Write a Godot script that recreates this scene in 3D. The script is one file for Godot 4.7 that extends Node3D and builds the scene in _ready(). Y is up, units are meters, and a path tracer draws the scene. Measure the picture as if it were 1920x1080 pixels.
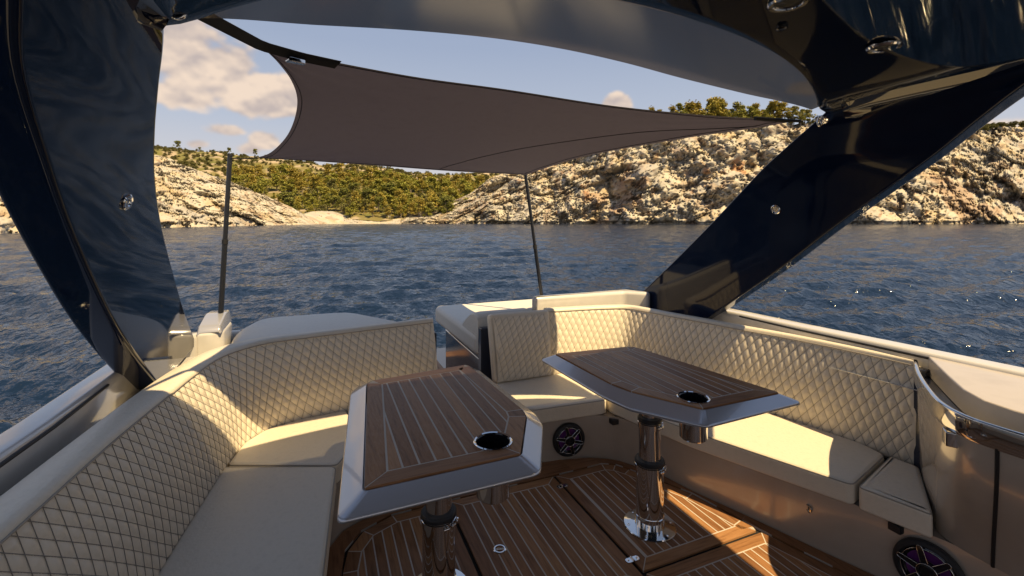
extends Node3D
# Aft cockpit of a motor yacht anchored in a rocky cove. y is up, -z is astern, +x is starboard.
# The cockpit sole is y = 0, the sea lies at y = WATER.

const WATER := -0.75
const MID := 0.92          # the yacht's centre line

var mats := {}
var counts := {}

# ---------------------------------------------------------------- mesh building
class MB:
	var v := PackedVector3Array()
	var n := PackedVector3Array()
	var c := PackedColorArray()
	var i := PackedInt32Array()
	var xf := Transform3D.IDENTITY
	func p(a: Vector3, b: Vector3, col := Color.WHITE) -> int:
		v.append(xf * a)
		n.append((xf.basis * b).normalized())
		c.append(col)
		return v.size() - 1
	func tri(a: int, b: int, d: int) -> void:
		i.append(a); i.append(b); i.append(d)
	func quad(a: int, b: int, d: int, e: int) -> void:
		tri(a, b, d); tri(a, d, e)
	# flat polygon in x/z swept from y0 to y1, its upper and lower edges rounded
	func slab(poly_in, y0: float, y1: float, rt := 0.0, rb := 0.0, steps := 1, hard := 40.0) -> void:
		var poly := PackedVector2Array(poly_in)
		var area := 0.0
		var m := poly.size()
		for k in m:
			area += poly[k].cross(poly[(k + 1) % m])
		if area < 0.0:
			poly.reverse()
		var en := []
		for k in m:
			var e: Vector2 = poly[(k + 1) % m] - poly[k]
			en.append(Vector2(e.y, -e.x).normalized())
		var mi := []
		var soft := []
		for k in m:
			var a: Vector2 = en[(k + m - 1) % m]
			var b: Vector2 = en[k]
			var s: Vector2 = a + b
			mi.append(s / maxf(s.dot(b), 0.35))
			soft.append(a.dot(b) > cos(deg_to_rad(hard)))
		var rings := []
		if rb > 0.0:
			for k in steps + 1:
				var t := -PI / 2 * (1.0 - float(k) / steps)
				rings.append([rb * (1 - cos(t)), y0 + rb + rb * sin(t), cos(t), sin(t)])
		else:
			rings.append([0.0, y0, 1.0, 0.0])
		if rt > 0.0:
			for k in steps + 1:
				var t := PI / 2 * float(k) / steps
				rings.append([rt * (1 - cos(t)), y1 - rt + rt * sin(t), cos(t), sin(t)])
		else:
			rings.append([0.0, y1, 1.0, 0.0])
		for k in m:
			var k2 := (k + 1) % m
			var na: Vector2 = (mi[k] as Vector2).normalized() if soft[k] else en[k]
			var nb: Vector2 = (mi[k2] as Vector2).normalized() if soft[k2] else en[k]
			var pa := -1
			var pb := -1
			for r in rings:
				var qa: Vector2 = poly[k] - mi[k] * r[0]
				var qb: Vector2 = poly[k2] - mi[k2] * r[0]
				var ia := p(Vector3(qa.x, r[1], qa.y), Vector3(na.x * r[2], r[3], na.y * r[2]))
				var ib := p(Vector3(qb.x, r[1], qb.y), Vector3(nb.x * r[2], r[3], nb.y * r[2]))
				if pa >= 0:
					quad(pa, pb, ib, ia)
				pa = ia
				pb = ib
		for up in [1, -1]:
			var r = rings[-1] if up == 1 else rings[0]
			var cap := PackedVector2Array()
			for k in m:
				cap.append(poly[k] - mi[k] * r[0])
			var t := Geometry2D.triangulate_polygon(cap)
			if t.is_empty():
				t = Geometry2D.triangulate_polygon(poly)
			var o := v.size()
			for q in cap:
				p(Vector3(q.x, r[1], q.y), Vector3(0, up, 0))
			for k in range(0, t.size(), 3):
				tri(o + t[k], o + t[k + 1], o + t[k + 2])
	func box(a: Vector3, b: Vector3, bevel := 0.0) -> void:
		slab([Vector2(a.x, a.z), Vector2(b.x, a.z), Vector2(b.x, b.z), Vector2(a.x, b.z)], a.y, b.y, bevel, bevel, 2 if bevel > 0.0 else 1)
	# surface of revolution round y; profile holds (radius, height), sharp where a point is doubled
	func lathe(profile, segs := 32) -> void:
		for k in profile.size() - 1:
			var a: Vector2 = profile[k]
			var b: Vector2 = profile[k + 1]
			if a.distance_to(b) < 1e-6:
				continue
			var d := (b - a).normalized()
			var nn := Vector2(d.y, -d.x)
			var o := v.size()
			for s in segs + 1:
				var t := TAU * s / segs
				var w := Vector3(cos(t), 0, sin(t))
				p(w * a.x + Vector3(0, a.y, 0), w * nn.x + Vector3(0, nn.y, 0))
				p(w * b.x + Vector3(0, b.y, 0), w * nn.x + Vector3(0, nn.y, 0))
			for s in segs:
				quad(o + s * 2, o + s * 2 + 1, o + s * 2 + 3, o + s * 2 + 2)
	func tube(path, r0: float, r1 := -1.0, sides := 8, closed := false) -> void:
		if r1 < 0.0:
			r1 = r0
		var m: int = path.size()
		var o := v.size()
		var side := Vector3.ZERO
		for k in m:
			var a: Vector3 = path[(k + m - 1) % m] if closed or k > 0 else path[k]
			var b: Vector3 = path[(k + 1) % m] if closed or k < m - 1 else path[k]
			var d := (b - a).normalized()
			if side == Vector3.ZERO:
				side = d.cross(Vector3.UP if absf(d.y) < 0.9 else Vector3.RIGHT).normalized()
			side = (side - d * side.dot(d)).normalized()
			var up := d.cross(side)
			var r := lerpf(r0, r1, float(k) / maxf(m - 1, 1))
			for s in sides:
				var t := TAU * s / sides
				var w := side * cos(t) + up * sin(t)
				p(path[k] + w * r, w)
		for k in (m if closed else m - 1):
			for s in sides:
				var k2 := (k + 1) % m
				quad(o + k * sides + s, o + k * sides + (s + 1) % sides, o + k2 * sides + (s + 1) % sides, o + k2 * sides + s)
		if not closed:
			for e in [0, m - 1]:
				var d: Vector3 = (path[0] - path[1]) if e == 0 else (path[m - 1] - path[m - 2])
				var q := v.size()
				for s in sides:
					v.append(v[o + e * sides + s]); n.append(d.normalized()); c.append(Color.WHITE)
				for s in range(1, sides - 1):
					tri(q, q + s, q + s + 1)
	# rectangular net of points, nu rows of nv, smooth
	func grid(pts: PackedVector3Array, nu: int, nv: int, wrap_v := false, cols := PackedColorArray()) -> void:
		var o := v.size()
		var acc := PackedVector3Array()
		acc.resize(nu * nv)
		var lv := nv if wrap_v else nv - 1
		for a in nu - 1:
			for b in lv:
				var b2 := (b + 1) % nv
				var p0 := pts[a * nv + b]
				var p1 := pts[(a + 1) * nv + b]
				var p2 := pts[(a + 1) * nv + b2]
				var p3 := pts[a * nv + b2]
				var f := (p2 - p0).cross(p3 - p1)
				acc[a * nv + b] += f
				acc[(a + 1) * nv + b] += f
				acc[(a + 1) * nv + b2] += f
				acc[a * nv + b2] += f
				i.append_array([o + a * nv + b, o + (a + 1) * nv + b, o + (a + 1) * nv + b2, o + a * nv + b, o + (a + 1) * nv + b2, o + a * nv + b2])
		for k in nu * nv:
			v.append(xf * pts[k])
			n.append((xf.basis * acc[k]).normalized())
			c.append(cols[k] if cols.size() else Color.WHITE)
	func commit(colored := false) -> ArrayMesh:
		for k in range(0, i.size(), 3):
			var a := i[k]
			var b := i[k + 1]
			var d := i[k + 2]
			if (v[d] - v[a]).cross(v[b] - v[a]).dot(n[a] + n[b] + n[d]) < 0.0:
				i[k + 1] = d
				i[k + 2] = b
		var arr := []
		arr.resize(Mesh.ARRAY_MAX)
		arr[Mesh.ARRAY_VERTEX] = v
		arr[Mesh.ARRAY_NORMAL] = n
		if colored:
			arr[Mesh.ARRAY_COLOR] = c
		arr[Mesh.ARRAY_INDEX] = i
		var m := ArrayMesh.new()
		m.add_surface_from_arrays(Mesh.PRIMITIVE_TRIANGLES, arr)
		return m

func numbered(called: String) -> String:
	var k: int = counts.get(called, 0)
	counts[called] = k + 1
	return called if k == 0 else "%s_%03d" % [called, k]

func thing(called: String, label: String, category: String, at := Vector3.ZERO, group := "") -> Node3D:
	var o := Node3D.new()
	o.name = numbered(called)
	add_child(o)
	o.position = at
	o.set_meta("label", label)
	o.set_meta("category", category)
	if group:
		o.set_meta("group", group)
	return o

func part(called: String, b, mat: Material, parent: Node3D, colored := false) -> MeshInstance3D:
	var o := MeshInstance3D.new()
	o.name = called
	o.mesh = b.commit(colored) if b is MB else b
	o.material_override = mat
	parent.add_child(o, true)
	return o

func structure(called: String, b, mat: Material, label: String, colored := false) -> MeshInstance3D:
	var o := part(called, b, mat, self, colored)
	o.set_meta("kind", "structure")
	o.set_meta("label", label)
	return o

# ---------------------------------------------------------------- small geometry
func v2(a) -> PackedVector2Array:
	var o := PackedVector2Array()
	for k in range(0, a.size(), 2):
		o.append(Vector2(a[k], a[k + 1]))
	return o

func round_poly(poly: PackedVector2Array, r: float, steps := 4) -> PackedVector2Array:
	var o := PackedVector2Array()
	var m := poly.size()
	for k in m:
		var q := poly[k]
		var a := poly[(k + m - 1) % m] - q
		var b := poly[(k + 1) % m] - q
		var l := minf(r, minf(a.length(), b.length()) * 0.45)
		var s := q + a.normalized() * l
		var e := q + b.normalized() * l
		for t in steps + 1:
			var f := float(t) / steps
			o.append(s.lerp(q, f).lerp(q.lerp(e, f), f))
	return o

func inset(poly: PackedVector2Array, d: float) -> PackedVector2Array:
	var area := 0.0
	var m := poly.size()
	for k in m:
		area += poly[k].cross(poly[(k + 1) % m])
	var o := PackedVector2Array()
	for k in m:
		var e0 := (poly[k] - poly[(k + m - 1) % m]).normalized()
		var e1 := (poly[(k + 1) % m] - poly[k]).normalized()
		var n0 := Vector2(e0.y, -e0.x) * signf(area)
		var n1 := Vector2(e1.y, -e1.x) * signf(area)
		var s := n0 + n1
		o.append(poly[k] - s / maxf(s.dot(n1), 0.35) * d)
	return o

func spline(pts: Array, t: float):
	var m := pts.size() - 1
	var f := clampf(t, 0.0, 1.0) * m
	var k := mini(int(f), m - 1)
	return (pts[k]).cubic_interpolate(pts[k + 1], pts[maxi(k - 1, 0)], pts[mini(k + 2, m)], f - k)

func lerp_list(pts: Array, t: float):
	var m := pts.size() - 1
	var f := clampf(t, 0.0, 1.0) * m
	var k := mini(int(f), m - 1)
	return pts[k].lerp(pts[k + 1], f - k)

func to3(p: Vector2, y: float) -> Vector3:
	return Vector3(p.x, y, p.y)

# ---------------------------------------------------------------- materials
func noise(sd: int, freq: float, octaves := 4, kind := FastNoiseLite.TYPE_SIMPLEX_SMOOTH) -> FastNoiseLite:
	var f := FastNoiseLite.new()
	f.seed = sd
	f.noise_type = kind
	f.frequency = freq
	f.fractal_octaves = octaves
	return f

func tone_tex(f: FastNoiseLite, size: int, stops: Array) -> ImageTexture:
	var img := f.get_seamless_image(size, size)
	img.convert(Image.FORMAT_L8)
	var out := Image.create(size, size, true, Image.FORMAT_RGB8)
	var g := Gradient.new()
	g.offsets = PackedFloat32Array(range(stops.size()).map(func(k): return float(k) / (stops.size() - 1)))
	g.colors = PackedColorArray(stops)
	for y in size:
		for x in size:
			out.set_pixel(x, y, g.sample(img.get_pixel(x, y).r))
	out.generate_mipmaps()
	return ImageTexture.create_from_image(out)

func bump_tex(f: FastNoiseLite, size: int, strength: float) -> ImageTexture:
	var img := f.get_seamless_image(size, size)
	img.convert(Image.FORMAT_RGBA8)
	img.bump_map_to_normal_map(strength)
	img.generate_mipmaps()
	return ImageTexture.create_from_image(img)

func lin(r: float, g: float, b: float) -> Color:
	return Color(r, g, b).linear_to_srgb()

func flat(called: String, col: Color, rough := 0.5, metal := 0.0) -> StandardMaterial3D:
	var m := StandardMaterial3D.new()
	m.resource_name = called
	m.albedo_color = col
	m.roughness = rough
	m.metallic = metal
	mats[called] = m
	return m

func triplanar(m: StandardMaterial3D, scale: Vector3) -> void:
	m.uv1_triplanar = true
	m.uv1_world_triplanar = true
	m.uv1_scale = scale

func make_materials() -> void:
	var soft := tone_tex(noise(3, 0.02, 4), 256, [Color(0.96, 0.96, 0.955), Color(1, 1, 1), Color(0.975, 0.975, 0.97)])
	var grainy := bump_tex(noise(5, 0.09, 3, FastNoiseLite.TYPE_CELLULAR), 256, 3.0)
	var m := flat("leather", lin(0.70, 0.63, 0.52), 0.42)
	m.albedo_texture = soft
	m.normal_enabled = true
	m.normal_texture = grainy
	m.normal_scale = 0.25
	triplanar(m, Vector3.ONE * 4.0)
	m = flat("sunpad", lin(0.66, 0.62, 0.55), 0.6)
	m.albedo_texture = soft
	triplanar(m, Vector3.ONE * 3.0)
	m = flat("piping", lin(0.34, 0.30, 0.25), 0.5)
	m = flat("thread", lin(0.25, 0.235, 0.22), 0.8)
	m = flat("gelcoat", lin(0.62, 0.60, 0.58), 0.12)
	m.clearcoat_enabled = true
	m.clearcoat = 0.6
	m.clearcoat_roughness = 0.06
	m.albedo_texture = soft
	triplanar(m, Vector3.ONE * 0.9)
	m = flat("worktop", lin(0.47, 0.425, 0.395), 0.18)
	m.albedo_texture = soft
	triplanar(m, Vector3.ONE * 0.9)
	m = flat("locker", lin(0.50, 0.43, 0.36), 0.24, 0.3)
	m.clearcoat_enabled = true
	m.clearcoat = 0.7
	m.clearcoat_roughness = 0.05
	m.albedo_texture = soft
	triplanar(m, Vector3.ONE * 1.3)
	m = flat("silver", lin(0.46, 0.46, 0.49), 0.22, 0.45)
	m.clearcoat_enabled = true
	m.clearcoat = 0.8
	m.clearcoat_roughness = 0.04
	m = flat("navy", lin(0.0025, 0.006, 0.020), 0.03)
	m.metallic_specular = 0.65
	m.roughness = 0.03
	m = flat("leg_paint", lin(0.0025, 0.007, 0.026), 0.045)
	m.metallic_specular = 0.34
	m = flat("slate", lin(0.035, 0.04, 0.06), 0.15)
	m = flat("chrome", lin(0.72, 0.71, 0.70), 0.05, 1.0)
	m = flat("rubber", lin(0.012, 0.012, 0.014), 0.55)
	m = flat("black_gloss", lin(0.008, 0.008, 0.011), 0.12)
	m = flat("purple", lin(0.11, 0.02, 0.15), 0.3)
	m = flat("caulk", lin(0.50, 0.46, 0.41), 0.7)
	m = flat("joint", lin(0.012, 0.009, 0.009), 0.8)
	m = flat("lens", lin(0.04, 0.045, 0.05), 0.05)
	var teak_stops := [lin(0.50, 0.45, 0.42), lin(0.82, 0.79, 0.77), Color(1, 1, 1), lin(0.66, 0.62, 0.58)]
	var grain := noise(11, 0.018, 5)
	grain.domain_warp_enabled = true
	grain.domain_warp_amplitude = 24.0
	grain.domain_warp_frequency = 0.012
	var teak_tex := tone_tex(grain, 512, teak_stops)
	var teak_bump := bump_tex(noise(12, 0.06, 4), 512, 2.0)
	var tones := [[0.320, 0.160, 0.070], [0.250, 0.120, 0.053], [0.385, 0.200, 0.090], [0.285, 0.142, 0.066]]
	for axis in ["fore", "cross"]:
		for k in 4:
			m = flat("teak_%s_%d" % [axis, k], lin(tones[k][0], tones[k][1], tones[k][2]), 0.45)
			m.albedo_texture = teak_tex
			m.normal_enabled = true
			m.normal_texture = teak_bump
			m.normal_scale = 0.3
			m.metallic_specular = 0.35
			triplanar(m, Vector3(5.5, 5.5, 0.45) if axis == "fore" else Vector3(0.45, 5.5, 5.5))
			m.uv1_offset = Vector3(k * 0.31, k * 0.17, k * 0.43)
	m = flat("canvas", lin(0.135, 0.126, 0.158), 0.85)
	m.albedo_texture = soft
	triplanar(m, Vector3.ONE * 1.5)
	m.backlight_enabled = true
	m.backlight = lin(0.19, 0.175, 0.20)
	m.cull_mode = BaseMaterial3D.CULL_DISABLED
	m = flat("webbing", lin(0.006, 0.006, 0.009), 0.7)
	m = flat("carbon", lin(0.014, 0.016, 0.022), 0.22)
	m = flat("tinted_glass", Color(0.24, 0.235, 0.27, 0.92), 0.14)
	m.transparency = BaseMaterial3D.TRANSPARENCY_ALPHA
	m.metallic_specular = 0.5
	m.cull_mode = BaseMaterial3D.CULL_DISABLED
	m = flat("sea", lin(0.005, 0.014, 0.036), 0.11)
	m.normal_enabled = true
	m.normal_texture = bump_tex(noise(21, 0.03, 4), 512, 9.0)
	m.normal_scale = 0.9
	triplanar(m, Vector3(0.21, 0.21, 0.21))
	m = flat("rock", Color(1, 1, 1), 0.9)
	m.vertex_color_use_as_albedo = true
	m.normal_enabled = true
	m.normal_texture = bump_tex(noise(22, 0.03, 5), 256, 8.0)
	m.normal_scale = 0.8
	triplanar(m, Vector3.ONE * 0.11)
	m = flat("hill", Color(1, 1, 1), 0.95)
	m.vertex_color_use_as_albedo = true
	m = flat("foliage", Color(1, 1, 1), 0.7)
	m.vertex_color_use_as_albedo = true
	m.backlight_enabled = true
	m.backlight = lin(0.22, 0.22, 0.05)
	m.cull_mode = BaseMaterial3D.CULL_DISABLED
	m = flat("bark", lin(0.20, 0.165, 0.14), 0.9)

# ---------------------------------------------------------------- sky
func sky_picture() -> ImageTexture:
	var w := 2048
	var h := 1024
	var stops := [[0.0, Vector3(0.54, 0.46, 0.385)], [2.5, Vector3(0.475, 0.43, 0.395)], [6.0, Vector3(0.385, 0.385, 0.41)], [11.0, Vector3(0.30, 0.335, 0.405)], [20.0, Vector3(0.218, 0.262, 0.355)], [38.0, Vector3(0.155, 0.205, 0.31)], [90.0, Vector3(0.105, 0.155, 0.26)]]
	# bearing from astern, height, half width, half height, weight
	var banks := [[-14.5, 16.5, 6.5, 4.2, 1.0], [-10.3, 15.0, 5.0, 3.6, 1.0], [-6.0, 13.2, 4.6, 2.6, 1.0], [-3.0, 13.2, 4.0, 2.6, 0.95], [-12.8, 12.6, 4.5, 2.2, 0.85], [-9.0, 9.2, 1.9, 0.8, 0.75], [-5.4, 8.4, 1.8, 1.2, 0.85], [-7.0, 7.4, 1.5, 0.9, 0.7], [-11.9, 7.5, 1.4, 0.7, 0.6], [35.3, 13.2, 1.7, 1.4, 1.15], [36.4, 12.3, 1.6, 1.0, 1.0], [54.5, 13.5, 3.0, 1.6, 0.6], [68.0, 7.0, 9.0, 2.5, 0.6]]
	var rg := RandomNumberGenerator.new()
	rg.seed = 5
	for k in 26:
		var b := rg.randf_range(75.0, 335.0)
		var e := rg.randf_range(6.0, 42.0)
		for j in 4:
			banks.append([b + rg.randf_range(-7, 7), e + rg.randf_range(-2, 2), rg.randf_range(3, 8), rg.randf_range(1.5, 4), rg.randf_range(0.6, 1.0)])
	var f1 := noise(31, 3.2, 6)
	var f2 := noise(33, 9.0, 4)
	var data := PackedFloat32Array()
	data.resize(w * h * 3)
	var cover := PackedFloat32Array()
	cover.resize(w * h / 2)
	for bk in banks:
		var y0 := int(clampf((90.0 - bk[1] - bk[3] * 1.7) / 180.0 * h, 0, h / 2 - 1))
		var y1 := int(clampf((90.0 - bk[1] + bk[3] * 1.7) / 180.0 * h, 0, h / 2 - 1))
		var xa := int((bk[0] - bk[2] * 1.7 ) / 360.0 * w)
		var xb := int((bk[0] + bk[2] * 1.7 ) / 360.0 * w)
		for y in range(y0, y1 + 1):
			var de: float = (90.0 - (y + 0.5) / h * 180.0 - bk[1]) / bk[3]
			if de < 0.0:
				de *= 1.25
			for x in range(xa, xb + 1):
				var db: float = ((x + 0.5) / w * 360.0 - bk[0]) / bk[2]
				var q := 1.0 - sqrt(de * de + db * db)
				var o := y * w + posmod(x, w)
				if q > -0.7:
					cover[o] = maxf(cover[o], (q + 0.7) / 1.7 * bk[4])
	for y in h:
		var e := 90.0 - (y + 0.5) / h * 180.0
		var col := Vector3(0.10, 0.115, 0.15)
		if e > 0.0:
			for k in stops.size() - 1:
				if e >= stops[k][0] and e <= stops[k + 1][0]:
					col = (stops[k][1] as Vector3).lerp(stops[k + 1][1], (e - stops[k][0]) / (stops[k + 1][0] - stops[k][0]))
		for x in w:
			var out := col
			if e > 0.0 and cover[y * w + x] > 0.01:
				var b := ((x + 0.5) / w) * TAU
				var er := deg_to_rad(e)
				var d := Vector3(cos(b) * cos(er), sin(er) * 1.5, sin(b) * cos(er))
				var nz := f1.get_noise_3dv(d * 1.6) * 0.75 + f2.get_noise_3dv(d * 1.9) * 0.42
				var dens := smoothstep(0.38, 0.56, cover[y * w + x] + nz * 0.5)
				if dens > 0.0:
					var lift := f1.get_noise_3dv(d * 1.6 + Vector3(0, 0.05, 0)) * 0.75 + f2.get_noise_3dv(d * 1.9 + Vector3(0, 0.03, 0)) * 0.42
					var lit := clampf(0.5 + (nz - lift) * 2.2, 0.0, 1.0)
					out = col.lerp(Vector3(0.345, 0.29, 0.27).lerp(Vector3(0.57, 0.455, 0.36), lit), dens * 0.93)
			var o := (y * w + x) * 3
			data[o] = out.x
			data[o + 1] = out.y
			data[o + 2] = out.z
	var img := Image.create_from_data(w, h, false, Image.FORMAT_RGBF, data.to_byte_array())
	return ImageTexture.create_from_image(img)

# ---------------------------------------------------------------- ready
func _ready() -> void:
	var cam := Camera3D.new()
	cam.name = "camera"
	cam.projection = Camera3D.PROJECTION_FRUSTUM
	cam.near = 0.05
	cam.far = 6000.0
	cam.size = 0.05 * 1080.0 / 870.0
	cam.frustum_offset = Vector2(0, -0.05 * 129.0 / 870.0)
	cam.position = Vector3(0, 1.5, 0)
	cam.rotation_degrees = Vector3(0, -22.5, 0)
	add_child(cam)
	cam.current = true
	var env := Environment.new()
	env.background_mode = Environment.BG_SKY
	var pano := PanoramaSkyMaterial.new()
	pano.panorama = sky_picture()
	env.sky = Sky.new()
	env.sky.sky_material = pano
	env.tonemap_mode = Environment.TONE_MAPPER_LINEAR
	env.tonemap_exposure = 1.62
	env.sdfgi_enabled = true
	env.ssao_enabled = true
	env.ssil_enabled = true
	var we := WorldEnvironment.new()
	we.name = "world_environment"
	we.environment = env
	add_child(we)
	var sun := DirectionalLight3D.new()
	sun.name = "sun"
	sun.light_energy = 1.6
	sun.light_color = Color(1.0, 0.88, 0.66)
	sun.light_angular_distance = 0.5
	sun.shadow_enabled = true
	add_child(sun)
	sun.look_at_from_position(Vector3(0.30, 1.0, 0.60) * 10.0, Vector3.ZERO)
	make_materials()
	make_sea()
	make_land()
	make_hull()
	make_floor()
	make_hardtop()
	make_sofas()
	make_console()
	make_sunpads()
	make_tables()
	make_sail()
	make_speakers()

# ---------------------------------------------------------------- sea and land
func make_sea() -> void:
	var rg := RandomNumberGenerator.new()
	rg.seed = 8
	var waves := []
	for k in 22:
		var l := 0.34 * pow(1.15, k)
		var a := rg.randf_range(-0.8, 0.8) - 1.15
		waves.append([cos(a) * TAU / l, sin(a) * TAU / l, rg.randf() * TAU, 0.0225 * pow(l, 0.50) * rg.randf_range(0.7, 1.3), l])
	var angles := []
	var a := -0.62
	while a < 1.32:
		angles.append(a)
		a += 0.0036
	while a < -0.62 + TAU - 0.02:
		angles.append(a)
		a += 0.09
	var patch := noise(41, 0.02, 3)
	var rings := []
	var r := 1.2
	while r < 420.0:
		rings.append(r)
		r += maxf(0.035, r * 0.0115)
	rings.append_array([600.0, 1200.0, 2500.0])
	var nu := rings.size()
	var nv := angles.size()
	var pts := PackedVector3Array()
	pts.resize(nu * nv)
	for k in nu:
		r = rings[k]
		var step := maxf(0.035, r * 0.0115)
		var use := []
		for wv in waves:
			var f := smoothstep(1.6, 4.0, wv[4] / step)
			if f > 0.0:
				use.append([wv[0], wv[1], wv[2], wv[3] * f])
		for j in nv:
			var x: float = sin(angles[j]) * r
			var z: float = -cos(angles[j]) * r
			var y := 0.0
			if angles[j] < 1.35 and r < 430.0:
				var g := 1.0 + 0.45 * patch.get_noise_2d(x * 4.0, z * 4.0) + 0.4 * patch.get_noise_2d(x, z)
				for q in use:
					var s: float = sin(q[0] * x + q[1] * z + q[2])
					y += q[3] * (1.0 - 2.0 * absf(s) * 0.5 - 0.5 + s * 0.5)
				y *= g
			pts[k * nv + j] = Vector3(x, WATER + y, z)
	var b := MB.new()
	b.grid(pts, nu, nv, true)
	structure("sea", b, mats.sea, "dark blue rippled sea of the cove")

const WEST_CLIFF := [[-56.6, -90.6, 20.9, -84.0, -134.4], [-49.4, -87.6, 19.3, -73.2, -129.9], [-44.7, -92.1, 20.1, -68.4, -140.9], [-43.9, -117.8, 22.1, -61.1, -163.9], [-37.9, -144.5, 23.9, -50.3, -191.8], [-34.7, -150.8, 21.9, -44.9, -195.0], [-29.3, -161.5, 18.5, -36.5, -201.3], [-24.9, -169.4, 15.8, -30.2, -205.2], [-17.4, -184.7, 11.7, -20.3, -216.2], [-7.7, -202.4, 5.8, -8.7, -226.6], [-2.0, -213.0, 0.6, -2.1, -228.2]]
const EAST_CLIFF := [[10.5, -261.9, 0.2, 10.8, -268.3], [25.4, -247.1, 2.5, 27.5, -267.9], [39.2, -232.7, 6.8, 44.6, -265.1], [52.7, -221.7, 10.4, 61.3, -258.2], [63.7, -213.9, 15.1, 74.6, -250.5], [70.2, -209.1, 20.9, 82.3, -245.2], [76.5, -204.3, 26.7, 89.8, -239.9], [91.4, -194.9, 32.1, 107.1, -228.4], [103.6, -186.5, 36.5, 120.3, -216.5], [114.9, -177.5, 40.3, 131.5, -203.1], [132.9, -166.9, 48.7, 146.5, -183.9], [151.0, -157.2, 49.4, 166.6, -173.4], [171.7, -147.5, 48.9, 188.7, -162.1], [201.5, -137.3, 48.5, 223.3, -152.1], [218.8, -132.3, 47.5, 244.3, -147.7], [243.1, -124.5, 46.6, 273.4, -140.0], [263.2, -118.3, 47.2, 300.8, -135.2], [278.1, -114.3, 48.5, 320.1, -131.5], [288.7, -112.1, 50.8, 329.2, -127.8], [302.9, -108.3, 51.7, 344.9, -123.4], [335.8, -96.9, 51.4, 385.0, -111.1], [373.9, -83.3, 51.8, 428.3, -95.4]]
const HILL := [[-90.7, -243.2, 69.4, -200.5, -537.7], [-75.4, -250.9, 67.4, -155.9, -519.2], [-66.7, -254.4, 66.5, -133.6, -510.0], [-58.2, -257.2, 65.0, -113.6, -501.6], [-42.9, -261.4, 62.1, -80.1, -487.8], [-29.6, -264.3, 59.2, -53.4, -476.7], [-10.5, -268.0, 54.4, -17.7, -461.9], [5.1, -255.5, 51.5, 9.1, -450.8], [15.3, -251.3, 52.9, 26.9, -443.5], [25.4, -247.1, 50.5, 44.8, -436.1], [35.5, -242.9, 47.1, 62.6, -428.7], [40.5, -240.8, 45.2, 71.5, -425.0], [50.6, -236.6, 43.8, 89.4, -417.6], [63.3, -231.4, 41.8, 111.7, -408.4], [75.9, -226.2, 44.2, 134.0, -399.1], [86.0, -222.0, 45.2, 151.8, -391.7], [101.2, -215.7, 43.8, 178.6, -380.6], [126.5, -205.2, 43.8, 223.2, -362.2]]

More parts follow.
